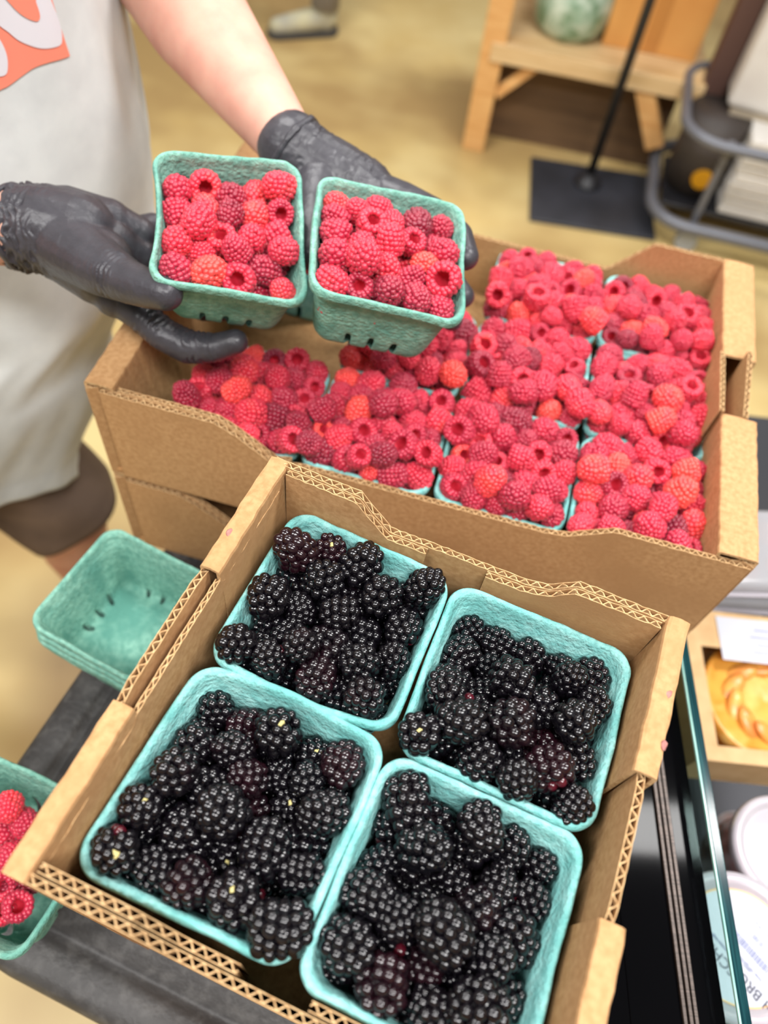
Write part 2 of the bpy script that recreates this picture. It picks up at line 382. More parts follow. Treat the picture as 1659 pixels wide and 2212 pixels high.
# flats underneath that carry it
for k, zt in enumerate((ZB - 0.0005, -0.188)):
    e = empty('cardboard_flat', (0, 0, 0))
    tag(e, ['kraft flat directly beneath the blackberry flat', 'lowest kraft flat under the blackberry boxes, on the black cart'][k], 'cardboard box')
    zb = (-0.187, CZ + 0.0005)[k]
    bm = bmesh.new(); box(bm, ((XL + XR) / 2, (YF + YB) / 2, zb + 0.002), (XR - XL - 0.004, YB - YF - 0.004, 0.004)); from_bm('bottom_panel', bm, M_CARDIN, e)
    fold_wall('side_wall', e, YF, YB, XL - 0.001, XL + 0.011, zb, zt, zb + 0.006, 0.003, seed=31 + k)
    fold_wall('side_wall', e, YF, YB, XR + 0.001, XR - 0.012, zb, zt, zb + 0.006, 0.003, seed=33 + k)
    for yy in (YF + 0.001, YB - 0.005):
        corr_panel('end_wall', e, (XL + 0.003, yy, 0), (1, 0), XR - XL - 0.006, zb, lambda s, zt=zt: zt - 0.003 + min(0, topB(XL + s) - 0.028) , 0.0042, 1, seed=int(35 + yy * 100))

# ------------------------------------------------------------------ raspberry flats
YAW = 0.13903778; RO = Vector((-0.20087904, 0.41303014, -0.09935976))
RM = Matrix.Translation(RO) @ Matrix.Rotation(YAW, 4, 'Z')
topR = lambda X: interp(X, [(-0.06, 0.030), (0.048, 0.030), (0.066, 0.020), (0.094, -0.002), (0.12, 0.004), (0.31, 0.005), (0.328, 0.008), (0.358, 0.029), (0.47, 0.028)])
topRB = lambda X: interp(X, [(-0.06, 0.034), (0.045, 0.034), (0.090, -0.006), (0.331, -0.006), (0.366, 0.034), (0.47, 0.034)])
def rasp_flat(dz, label, notch):
    e = empty('raspberry_flat', mat=RM @ Matrix.Translation((0, 0, dz)))
    tag(e, label, 'cardboard box')
    xl, xr, yf, yb, zb, zt = -0.059, 0.463, -0.339, 0.012, -0.0785, 0.034
    bm = bmesh.new(); box(bm, ((xl + xr) / 2, (yf + yb) / 2, zb + 0.002), (xr - xl - 0.006, yb - yf - 0.006, 0.004)); from_bm('bottom_panel', bm, M_CARDIN, e)
    fold_wall('side_wall', e, yf + 0.004, yb, xl, xl + 0.024, zb, zt, zb + 0.006, 0.012, seed=50)
    if notch:
        fold_wall('side_wall', e, yf + 0.004, -0.196, xr, xr - 0.030, zb, zt, zb + 0.006, -0.004, seed=51)
        fold_wall('side_wall', e, -0.124, yb, xr, xr - 0.030, zb, zt, zb + 0.006, -0.004, seed=52)
        corr_panel('side_wall', e, (xr - 0.033, -0.196, 0), (0, 1), 0.072, zb + 0.006, lambda s: zt + 0.003, 0.0042, -1, seed=53)
        corr_panel('corner_tab', e, (xr - 0.013, -0.196, 0), (0, 1), 0.070, zb + 0.05, lambda s: zt + 0.002 + 0.010 * (s / 0.07), 0.0042, -1, seed=54)
    else:
        fold_wall('side_wall', e, yf + 0.004, yb, xr, xr - 0.030, zb, zt, zb + 0.006, -0.004, seed=55)
    corr_panel('end_wall', e, (xl + 0.014, yf, 0), (1, 0), xr - xl - 0.018, zb, lambda s: topR(xl + 0.014 + s) if notch else (topR(xl + 0.014 + s + 0.045) if s < 0.25 else topR(xl + 0.014 + s)), 0.0045, 1, seed=56)
    corr_panel('inner_end_wall', e, (xl + 0.026, yf + 0.0050, 0), (1, 0), 0.14, zb + 0.005, lambda s: topR(xl + 0.026 + s + (0 if notch else 0.045)) + 0.0008, 0.004, 1, seed=57)
    corr_panel('end_wall', e, (xl + 0.003, yb - 0.0045, 0), (1, 0), xr - xl - 0.006, zb, lambda s: topRB(xl + 0.003 + s), 0.0045, 1, seed=58)
    # folded corner posts: three thin webs seen in the open end of each side wall
    for (cx_, sg) in ((xl, 1), (xr, -1)):
        o = corr_panel('corner_flap', e, (cx_ + sg * 0.002, yf + 0.001, 0), (sg * 0.012, 0.006), 0.014, zb, lambda s: zt - 0.005, 0.0032, sg, seed=59)
        corr_panel('corner_flap', e, (cx_ + sg * 0.013, yf + 0.004, 0), (sg * 0.006, 0.014), 0.016, zb, lambda s: zt - 0.003, 0.0028, sg, seed=60)
    # glued seam crease on the front
    return e
rf1 = rasp_flat(0.0, 'deep kraft cardboard flat filled with baskets of raspberries, behind the blackberries', True)
rf2 = rasp_flat(-0.1167, 'closed lower kraft flat under the raspberry flat, on the black cart', False)

# ------------------------------------------------------------------ pulp baskets
HS = 0.0535
LEV = [(-0.0075, 0.0533), (-0.0030, 0.0537), (-0.0004, 0.0532), (0.0, 0.0522), (-0.0012, 0.0508), (-0.0050, 0.0500), (-0.0105, 0.0494),
       (-0.0125, 0.0478), (-0.0240, 0.0464), (-0.0360, 0.0450), (-0.0470, 0.0438), (-0.0540, 0.0428), (-0.0610, 0.0415), (-0.0640, 0.0395),
       (-0.0652, 0.0360), (-0.0652, 0.0300), (-0.0640, 0.020), (-0.0640, 0.010)]
SLOT_LV = (10, 14)
def side_samples():
    s = []; hw = 0.072
    for c in (-0.56, 0.0, 0.56): s += [c - hw, c + hw]
    s += [-1.0, -0.86, -0.74, -0.40, -0.27, -0.14, 0.14, 0.27, 0.40, 0.74, 0.86]
    return sorted(s)
SS = side_samples()
def basket_mesh(name, quad, seed, slots=True, bows=(0, 0, 0, 0), levs=None):
    """moulded pint basket; quad = four rim corners (local xy: back-left, back-right, front-right, front-left)"""
    rng = random.Random(seed); so = Vector((seed * 3.7, seed * 1.3, 0)); Q = [Vector((q[0], q[1], q[2] if len(q) > 2 else 0)) for q in quad]
    V = []; meta = []; LV = [(z * 1.06 if z < -0.013 else z, wd) for z, wd in (levs or LEV)]
    def warp(x, y, z, side, s):
        a = (x / HS + 1) / 2; b = (y / HS + 1) / 2
        p = (Q[3] * (1 - a) + Q[2] * a) * (1 - b) + (Q[0] * (1 - a) + Q[1] * a) * b
        return Vector((p.x, p.y, p.z * max(0, 1 + z / 0.06) + z))
    first = True
    for (z, wd) in LV:
        rc = min(0.0135, wd * 0.9) * (0.6 + 0.4 * wd / HS); st = wd - rc
        for side in range(4):
            an = side * math.pi / 2
            for k in range(len(SS) + 7):
                if k < len(SS): lx, ly = wd, SS[k] * st; bow = (1 - SS[k] ** 2)
                else:
                    t = (k - len(SS)) / 7 * math.pi / 2; lx, ly = st + rc * math.cos(t), st + rc * math.sin(t); bow = 0
                lx += bows[side] * bow * (wd / HS) ** 3
                x, y = lx * math.cos(an) - ly * math.sin(an), lx * math.sin(an) + ly * math.cos(an)
                p = warp(x, y, z, side, 0)
                q = Vector((x, y, z)) * 1.0
                n1 = mnoise.noise(q * 32 + so); n2 = mnoise.noise(q * 32 + so + Vector((9, 4, 2))); n3 = mnoise.noise(q * 170 + so)
                top = max(0.0, 1 + z / 0.02)
                p += Vector((n1 * 0.0011 + n3 * 0.0004, n2 * 0.0011 + n3 * 0.0004, (n1 * 0.0016 + n3 * 0.0007) * top + n3 * 0.0002))
                V.append(p)
    m = 4 * (len(SS) + 7); Fc = []; nl = len(levs or LEV); blk = len(SS) + 7
    for i in range(nl - 1):
        for k in range(m):
            kk = k % blk
            if slots and SLOT_LV[0] <= i < SLOT_LV[1] and kk < len(SS) - 1:
                mid = (SS[kk] + SS[kk + 1]) / 2
                if min(abs(mid - c) for c in (-0.56, 0.0, 0.56)) < 0.05: continue
            Fc.append((i * m + k, i * m + (k + 1) % m, (i + 1) * m + (k + 1) % m, (i + 1) * m + k))
    Fc.append(tuple(range((nl - 1) * m, nl * m)))
    me = bpy.data.meshes.new(name); me.from_pydata([tuple(v) for v in V], [], Fc); me.update()
    return me
def basket(quad, seed, label, mat=None, group=None, pulp=None, **kw):
    me = basket_mesh('berry_basket', quad, seed, **kw)
    o = link('berry_basket', me, pulp or M_PULP, None, mat, True)
    s = o.modifiers.new('thickness', 'SOLIDIFY'); s.thickness = 0.0015; s.offset = 0.0
    s = o.modifiers.new('round', 'SUBSURF'); s.levels = 1; s.render_levels = 1
    tag(o, label, 'berry basket', group)
    return o

I4 = Matrix.Identity(4)
def q0(u, v, z=0.0): p = onz(u, v, z); return (p.x, p.y, z)
def shrink(q, d=0.0003):
    c = [sum(p[k] for p in q) / 4 for k in range(2)]
    return [(p[0] + (c[0] - p[0]) * d / 0.05, p[1] + (c[1] - p[1]) * d / 0.05, p[2]) for p in q]
SITES = []    # (kind, matrix, quad, count, floor, dome, place text, seed)
BQ = {
 'back left blackberry basket': ([(0.0030, 0.0015, 0), (0.1078, -0.0025, 0), (0.1090, -0.1040, 0), (0.0015, -0.1060, 0)], (0, 0, 0, 0.003)),
 'back right blackberry basket': ([(0.1095, -0.0030, 0), (0.2185, -0.0035, 0), (0.2195, -0.1095, 0), (0.1120, -0.1085, 0)], (0, 0, 0, 0.0)),
 'front left blackberry basket': ([(0.0010, -0.1070, 0), (0.1105, -0.1070, 0), (0.1090, -0.2190, 0), (-0.0035, -0.2210, 0)], (0, 0.003, 0, 0)),
 'front right blackberry basket': ([(0.1110, -0.1105, 0), (0.2190, -0.1110, 0), (0.2175, -0.2230, 0), (0.1105, -0.2220, 0)], (0, 0, 0, 0)),
}
for k, (nm, (quad, bows)) in enumerate(BQ.items()):
    basket(shrink(quad), 11 + k, 'teal pulp basket of blackberries at the %s of the open flat' % nm.replace(' blackberry basket', '').replace('back', 'back').replace(' ', ' '), I4, bows=bows)
    SITES.append(('black', I4, quad, (54, 56, 58, 58)[k], (-0.054, -0.052, -0.052, -0.050)[k], 0.004, nm, 100 + k))

# held baskets
def frame(rv, pos):
    a = Vector(rv); return Matrix.Translation(pos) @ Matrix.Rotation(a.length, 4, a.normalized())
def plane_quad(M, px):
    out = []; Mi = M.inverted(); o = M.translation; n = M.to_3x3() @ Vector((0, 0, 1))
    for (u, v) in px:
        d = ray(u, v); k = (o - CAM).dot(n) / d.dot(n); p = Mi @ (CAM + d * k); out.append((p.x, p.y, 0.0))
    return out
MHL = frame((0.28171606, 0.20858346, 0.49556806), (-0.1273, 0.1647, 0.0482))
MHR = frame((0.14123589, 0.18531890, 0.37618431), (-0.0214, 0.2023, 0.0449))
QHL = plane_quad(MHL, [(332, 321), (651, 350), (666, 661), (322, 603)])
QHR = plane_quad(MHR, [(689, 373), (1006, 445), (1004, 704), (668, 625)])
basket(QHL, 21, 'raspberry basket gripped by the left gloved hand', MHL, pulp=M_PULPG, bows=(-0.001, 0.0, -0.004, 0.0))
basket(QHR, 22, 'raspberry basket resting on the right gloved hand', MHR, pulp=M_PULPG, bows=(0.0, 0, 0.001, -0.001))
SITES.append(('rasp', MHL, QHL, 45, -0.047, 0.010, 'held left basket', 201))
SITES.append(('rasp', MHR, QHR, 47, -0.042, 0.012, 'held right basket', 202))

# baskets in the raspberry flat
PT = 0.11
rown = ['back', 'middle', 'front']; coln = ['first', 'second', 'third', 'fourth']
for j in range(3):
    for i in range(4):
        if (i, j) in ((0, 1), (1, 0)): continue
        cx_, cy_ = (i + 0.5) * PT, -(j + 0.5) * PT
        if (i, j) == (0, 0): cx_, cy_ = 0.022, -0.062
        rng = random.Random(40 + i + 4 * j); h = 0.0532
        a = rng.uniform(-0.02, 0.02)
        quad = []
        for (sx, sy) in ((-1, 1), (1, 1), (1, -1), (-1, -1)):
            x, y = sx * h, sy * h
            quad.append((cx_ + x * math.cos(a) - y * math.sin(a), cy_ + x * math.sin(a) + y * math.cos(a), rng.uniform(-0.001, 0.001)))
        nm = '%s basket from left in %s row' % (coln[i], rown[j])
        basket(quad, 60 + i + 4 * j, 'raspberry basket in the deep flat, %s' % nm.replace(' basket', ''), RM @ Matrix.Translation((0, 0, -0.004)))
        SITES.append(('rasp', RM @ Matrix.Translation((0, 0, -0.004)), quad, 58, -0.032, 0.012, nm, 300 + i + 4 * j))

# lone basket bottom left, sparse berries on its floor
ML = Matrix.Translation((-0.1145, -0.2225, -0.204)) @ Matrix.Rotation(0.02, 4, 'Z')
hq = 0.0535; QL = [(-hq, hq, 0), (hq, hq, 0), (hq, -hq, 0), (-hq, -hq, 0)]
basket(QL, 90, 'half empty raspberry basket at the near corner of the black cart', ML, pulp=M_PULPG, bows=(0.002, 0, 0, 0.001))

# nested stack of empty baskets
for k in range(4):
    zz = -0.192 - 0.0108 * k
    me_seed = 95 + k
    M = Matrix.Translation((-0.139 + 0.001 * math.sin(k * 2.1), -0.029 + 0.0012 * math.cos(k * 1.7), zz)) @ Matrix.Rotation(-0.075 + 0.012 * math.sin(k * 3), 4, 'Z')
    lab = ['topmost of the stack of empty teal baskets on the cart', 'second basket from the top of the empty stack', 'third basket down in the empty stack', 'bottom basket of the empty stack'][k]
    basket(QL, me_seed, lab, M, group='nested empty baskets', pulp=M_PULPG)

# ------------------------------------------------------------------ berry meshes
def ico(sub):
    bm = bmesh.new(); bmesh.ops.create_icosphere(bm, subdivisions=sub, radius=1)
    V = np.array([v.co[:] for v in bm.verts]); Fc = np.array([[v.index for v in f.verts] for f in bm.faces]); bm.free(); return V, Fc
ICO = {1: ico(1), 2: ico(2), 3: ico(3)}

def profile_points(prof, step, rng, jit=0.12):
    """walk a lathe profile placing rings of drupelets; returns centre, outward normal"""
    P_ = np.array(prof, float); seg = np.linalg.norm(np.diff(P_, axis=0), axis=1); tot = seg.sum(); n = max(2, round(tot / step)); out = []
    cum = np.concatenate([[0], np.cumsum(seg)])
    for i in range(n + 1):
        s = tot * i / n; j = min(len(seg) - 1, np.searchsorted(cum, s, 'right') - 1); t = (s - cum[j]) / seg[j]
        r, z = P_[j] + (P_[j + 1] - P_[j]) * t; d = (P_[j + 1] - P_[j]) / seg[j]; nr, nz = -d[1], d[0]
        m = max(1, round(2 * math.pi * r / (step * 1.03))) if r > step * 0.3 else 1
        ph = rng.uniform(0, 6.28)
        for k in range(m):
            a = ph + 2 * math.pi * (k + rng.uniform(-jit, jit)) / m
            c = np.array([r * math.cos(a), r * math.sin(a), z + rng.uniform(-jit, jit) * step * 0.6])
            nn = np.array([nr * math.cos(a), nr * math.sin(a), nz]); out.append((c, nn / np.linalg.norm(nn), s / tot))
    return out

def drupes(items, sub, flat_, rng):
    V0, F0 = ICO[sub]; VV = []; FF = []; MM = []; off = 0
    for (c, n, rad, mi) in items:
        a = np.array([0, 0, 1.0]) if abs(n[2]) < 0.9 else np.array([1.0, 0, 0])
        u = np.cross(a, n); u /= np.linalg.norm(u); v = np.cross(n, u)
        s = rad * np.array([rng.uniform(0.92, 1.10), rng.uniform(0.92, 1.10), flat_])
        VV.append(V0[:, :1] * s[0] * u + V0[:, 1:2] * s[1] * v + V0[:, 2:] * s[2] * n + c)
        FF.append(F0 + off); off += len(V0); MM.append(np.full(len(F0), mi))
    return np.concatenate(VV), np.concatenate(FF), np.concatenate(MM)

def rasp_geo(seed, sub=3, hairs=True):
    rng = random.Random(seed); L = rng.uniform(0.92, 1.14); W = rng.uniform(0.94, 1.08)
    prof = [(0.0, 0.0098 * L), (0.0040, 0.0090 * L), (0.0068, 0.0062 * L), (0.0082, 0.0020 * L), (0.0088, -0.0025), (0.0087, -0.0060), (0.0076, -0.0084), (0.0062, -0.0074)]
    prof = [(r * W, z) for r, z in prof]
    pts = profile_points(prof, 0.0031, rng, 0.17)
    items = []; hp = []
    for (c, n, s) in pts:
        n = -n if n @ np.array([c[0], c[1], c[2] + 0.001]) < 0 and s < 0.6 else n
        items.append((c, n, rng.uniform(0.0017, 0.0025), 0))
        if s < 0.8 and rng.random() < 0.8: hp.append((c, n))
    V, Fc, M = drupes(items, sub, 1.0, rng)
    # inner body so nothing shows between the drupelets; hollow cone inside
    n = 20; body = [(0.0004, 0.0088 * L), (0.005, 0.0070 * L), (0.0074, 0.0020 * L), (0.0080, -0.0040), (0.0070, -0.0070), (0.0052, -0.0064), (0.0044, -0.001), (0.0026, 0.004), (0.0002, 0.0052)]
    BV = []; BF = []
    for (r, z) in body:
        for k in range(n): a = 2 * math.pi * k / n; BV.append((r * W * math.cos(a), r * W * math.sin(a), z))
    for i in range(len(body) - 1):
        for k in range(n):
            a, b_, c_, d_ = i * n + k, i * n + (k + 1) % n, (i + 1) * n + (k + 1) % n, (i + 1) * n + k
            BF += [(a, b_, c_), (a, c_, d_)]
    BM = np.where(np.arange(len(BF)) < 4 * n * 2, 0, 1)
    off = len(V); V = np.concatenate([V, np.array(BV)]); Fc = np.concatenate([Fc, np.array(BF) + off]); M = np.concatenate([M, BM])
    if hairs:
        HV = []; HF = []; off = len(V)
        for (c, nn) in hp:
            nn = nn + np.array([rng.uniform(-.3, .3) for _ in range(3)]); nn /= np.linalg.norm(nn)
            b0 = c + nn * 0.0018; t = np.cross(nn, [rng.uniform(-1, 1) for _ in range(3)]); t /= np.linalg.norm(t) + 1e-9
            ln = rng.uniform(0.0018, 0.0034); cur = rng.uniform(0.3, 1.0)
            prev = None
            for k, f_ in enumerate((0, 0.35, 0.7, 1.0)):
                p = b0 + nn * ln * f_ * (1 - 0.3 * f_) + t * ln * cur * f_ * f_; rr = 0.00006 * (1.15 - f_)
                ring = [len(HV) + q for q in range(3)]
                s_ = np.cross(nn, t)
                for q in range(3):
                    a = 2.094 * q; HV.append(p + (t * math.cos(a) + s_ * math.sin(a)) * rr)
                if prev:
                    for q in range(3):
                        HF += [(prev[q], prev[(q + 1) % 3], ring[(q + 1) % 3]), (prev[q], ring[(q + 1) % 3], ring[q])]
                prev = ring
        V = np.concatenate([V, np.array(HV)]); Fc = np.concatenate([Fc, np.array(HF) + off]); M = np.concatenate([M, np.full(len(HF), 2)])
    # slight squash and bend makes each variant its own
    V = V * np.array([1 + rng.uniform(-.05, .05), 1 + rng.uniform(-.05, .05), 1])
    V[:, 0] += (V[:, 2] / 0.01) ** 2 * rng.uniform(-0.0008, 0.0008)
    return V, Fc, M

def black_geo(seed, sub=3):
    rng = random.Random(seed); L = rng.uniform(0.95, 1.25); W = rng.uniform(0.94, 1.06)
    prof = [(0.0, 0.0092 * L), (0.0042, 0.0082 * L), (0.0068, 0.0050 * L), (0.0078, 0.0), (0.0072, -0.0048), (0.0050, -0.0072), (0.0030, -0.0074)]
    prof = [(r * W, z) for r, z in prof]
    pts = profile_points(prof, 0.0043, rng, 0.14)
    red = seed in (701, 706); rc = np.array([rng.gauss(0, 1) for _ in range(3)]); rc /= np.linalg.norm(rc); items = []
    for (c, n, s) in pts:
        if n @ c < 0: n = -n
        isred = red and (c / np.linalg.norm(c)) @ rc > 0.93
        k = rng.random()
        items.append((c + n * rng.uniform(-0.0004, 0.0003), n, rng.uniform(0.0022, 0.0031), 1 if isred else 0))
    V, Fc, M = drupes(items, sub, 1.05, rng)
    V0, F0 = ICO[2]; B = V0 * np.array([0.0075 * W, 0.0075 * W, 0.0078 * L]); off = len(V)
    V = np.concatenate([V, B]); Fc = np.concatenate([Fc, F0 + off]); M = np.concatenate([M, np.zeros(len(F0), int)])
    V = V * np.array([1 + rng.uniform(-.06, .06), 1 + rng.uniform(-.06, .06), 1])
    V[:, 0] += (V[:, 2] / 0.01) ** 2 * rng.uniform(-0.0010, 0.0010)
    return V, Fc, M

def tri_mesh(name, V, Fc, M, mats):
    me = bpy.data.meshes.new(name)
    me.vertices.add(len(V)); me.vertices.foreach_set('co', np.asarray(V, np.float32).ravel())
    me.loops.add(len(Fc) * 3); me.loops.foreach_set('vertex_index', np.asarray(Fc, np.int32).ravel())
    me.polygons.add(len(Fc)); me.polygons.foreach_set('loop_start', np.arange(0, len(Fc) * 3, 3, dtype=np.int32))
    for m in mats: me.materials.append(m)
    me.polygons.foreach_set('material_index', np.asarray(M, np.int32))
    me.update(calc_edges=True); me.shade_smooth(); return me
NR, NB = 8, 8
RG = [rasp_geo(500 + k) for k in range(NR)]
RMESH = [tri_mesh('raspberry', *RG[k], [M_RASP, M_HOLL, M_HAIR]) for k in range(NR)]
RLOW = [rasp_geo(500 + k, 2, False) for k in range(NR)]
BMESH = [tri_mesh('blackberry', *black_geo(700 + k), [M_BLACKB, M_BRED]) for k in range(NB)]
cbm = bmesh.new(); bmesh.ops.create_icosphere(cbm, subdivisions=2, radius=0.0025, matrix=Matrix.Translation((0, 0, -0.0076)) @ Matrix.Diagonal((0.9, 0.9, 0.8, 1)))
for v in cbm.verts: v.co += v.normal * mnoise.noise(v.co * 700) * 0.0014
CORE = bpy.data.meshes.new('core'); cbm.to_mesh(CORE); cbm.free(); CORE.materials.append(M_CORE); CORE.shade_smooth()

# ------------------------------------------------------------------ pack the berries
def pack(n, quad, floor, dome, R0, seed, it=260):
    rng = np.random.default_rng(seed)
    Q = np.array([[q[0], q[1]] for q in quad]); wx = (np.linalg.norm(Q[1] - Q[0]) + np.linalg.norm(Q[2] - Q[3])) / 4 - (0.0048 if R0 < 0.0104 else 0.0036); wy = (np.linalg.norm(Q[0] - Q[3]) + np.linalg.norm(Q[1] - Q[2])) / 4 - (0.0048 if R0 < 0.0104 else 0.0036)
    r = R0 * (rng.uniform(0.86, 1.16, n) if R0 < 0.0104 else rng.uniform(0.80, 1.16, n))
    g = int(math.ceil(math.sqrt(n / 2.4))); p = []
    for k in range(n):
        l, q = divmod(k, g * g); p.append([(q % g + .5) / g * 2 * wx - wx, (q // g + .5) / g * 2 * wy - wy, floor + 0.012 + l * 0.021])
    p = np.array(p) + rng.normal(0, 0.002, (n, 3))
    for t in range(it):
        p[:, 2] -= 0.0009 if t < it * 0.8 else 0.0003
        for _ in range(3):
            d = p[:, None] - p[None]; L = np.linalg.norm(d, axis=2) + np.eye(n); m = (r[:, None] + r[None]) * 0.97 - L
            m[np.eye(n, dtype=bool)] = 0; m = np.clip(m, 0, None)
            p += (d / L[..., None] * m[..., None]).sum(1) * 0.28
            z = np.clip(p[:, 2], -0.06, 0); tx = wx + z * 0.17; ty = wy + z * 0.17
            free = p[:, 2] > 0.004
            lim = np.clip((p[:, 2] + 0.001) / 0.006, 0, 1) * (0.005 if R0 > 0.0104 else 0.0085)
            p[:, 0] = np.clip(p[:, 0], -(tx - r + lim), tx - r + lim); p[:, 1] = np.clip(p[:, 1], -(ty - r + lim), ty - r + lim)
            fl = floor + dome * (1 - 0.5 * (p[:, 0] / wx) ** 2 - 0.5 * (p[:, 1] / wy) ** 2) + r
            p[:, 2] = np.maximum(p[:, 2], fl)
    mg = 0.0048 if R0 < 0.0104 else 0.0036
    a = (p[:, 0] / (wx + mg) + 1) / 2; b = (p[:, 1] / (wy + mg) + 1) / 2
    xy = (Q[3] * (1 - a)[:, None] + Q[2] * a[:, None]) * (1 - b)[:, None] + (Q[0] * (1 - a)[:, None] + Q[1] * a[:, None]) * b[:, None]
    return np.c_[xy, p[:, 2]], np.c_[a, b], r

BER = []
for (kind, M, quad, n, fl, dome, place, seed) in SITES:
    pos, ab, r = pack(n, quad, fl, dome, 0.0101 if kind == 'rasp' else 0.0107, seed)
    for k in range(n):
        wp = M @ Vector(pos[k]); BER.append(dict(kind=kind, p=wp, r=r[k], ab=ab[k], place=place, up=(M.to_3x3() @ Vector((0, 0, 1))), M=M, k=k, lone=False, lz=pos[k][2]))
for k, (u, v, z) in enumerate([(20, 1745, .010), (55, 1780, 0.0), (5, 1800, -0.006), (25, 1850, -0.004), (78, 1850, -0.010), (8, 1905, -0.008), (30, 1925, -0.016), (62, 1900, -0.018), (5, 1965, -0.014), (38, 1957, -0.006), (-40, 1800, -0.01), (-45, 1900, -0.01), (-40, 1990, -0.02), (75, 1820, -0.022)]):
    wp = onz(u, v, -0.218 + z); BER.append(dict(kind='rasp', p=wp, r=0.0098, ab=((wp.x + 0.168) / 0.107, (wp.y + 0.276) / 0.107), place='half empty basket', up=Vector((0, 0, 1)), M=ML, k=k, lone=True, lz=0))
# how much of each berry the photograph can see: sample rays against all berries
PB = np.array([b['p'][:] for b in BER]); RB = np.array([b['r'] for b in BER]); C0 = np.array(CAM[:])
vrng = np.random.default_rng(5); vis = np.zeros(len(BER)); RCn = np.array(RC)
def in_poly(u, v, poly):
    c = False; j = len(poly) - 1
    for i in range(len(poly)):
        if (poly[i][1] > v) != (poly[j][1] > v) and u < (poly[j][0] - poly[i][0]) * (v - poly[i][1]) / (poly[j][1] - poly[i][1]) + poly[i][0]: c = not c
        j = i
    return c
HELDP = [[(332, 321), (651, 350), (666, 661), (616, 728), (359, 696), (322, 603)], [(689, 373), (1006, 445), (1004, 704), (908, 784), (680, 740), (668, 625)]]
for i, b_ in enumerate(BER):
    d0 = PB[i] - C0; D = np.linalg.norm(d0); dn = d0 / D
    cc = RCn @ d0; u, v = CX + FPX * cc[0] / cc[2], CY + FPX * cc[1] / cc[2]
    if not (-25 < u < 1684 and -25 < v < 2237): continue
    if not b_['place'].startswith('held') and b_['kind'] == 'rasp' and (in_poly(u, v, HELDP[0]) or in_poly(u, v, HELDP[1])): continue
    a = np.cross(dn, [0, 0, 1.0]); a /= np.linalg.norm(a); c_ = np.cross(dn, a); hit = 0
    for q in range(13):
        rr = 0 if q == 0 else (0.45 if q < 5 else 0.82); th = q * 1.571 if q < 5 else q * 0.785
        tgt = PB[i] + (a * math.cos(th) + c_ * math.sin(th)) * rr * RB[i]; e = tgt - C0; e /= np.linalg.norm(e)
        oc = PB - C0; tt = oc @ e; d2 = (oc * oc).sum(1) - tt * tt; blk = (d2 < (RB * 0.95) ** 2) & (tt < D - 0.004); blk[i] = False
        if not blk.any(): hit += 1
    vis[i] = hit / 13 * (RB[i] * FPX / D) ** 2
rid = [i for i in range(len(BER)) if BER[i]['kind'] == 'rasp']; rid.sort(key=lambda i: -vis[i])
single = set(i for i in rid[:300] if vis[i] > 0) | set(i for i in range(len(BER)) if BER[i]['kind'] == 'black' and vis[i] > 90)
print('berries', len(BER), 'rasp visible', sum(1 for i in rid if vis[i] > 0), 'singles', len(single))

# row and rank words inside each basket
ORD = ['first', 'second', 'third', 'fourth', 'fifth', 'sixth', 'seventh', 'eighth', 'ninth', 'tenth', 'eleventh', 'twelfth', 'thirteenth', 'fourteenth', 'fifteenth']
ROWS = ['back row', 'second row', 'third row', 'fourth row', 'fifth row', 'front row']
rank = {}
for place in sorted(set(b['place'] for b in BER)):
    ids = [i for i in single if BER[i]['place'] == place]; ids.sort(key=lambda i: -BER[i]['ab'][1]); nr = min(6, max(1, len(ids) // 5 + 1))
    for q in range(nr):
        row = ids[len(ids) * q // nr: len(ids) * (q + 1) // nr]; row.sort(key=lambda i: BER[i]['ab'][0])
        nm = ROWS[q] if q < nr - 1 else 'front row'
        if nr == 1: nm = 'row'
        for c_, i in enumerate(row): rank[i] = '%s from left, %s' % (ORD[min(c_, 14)], nm)

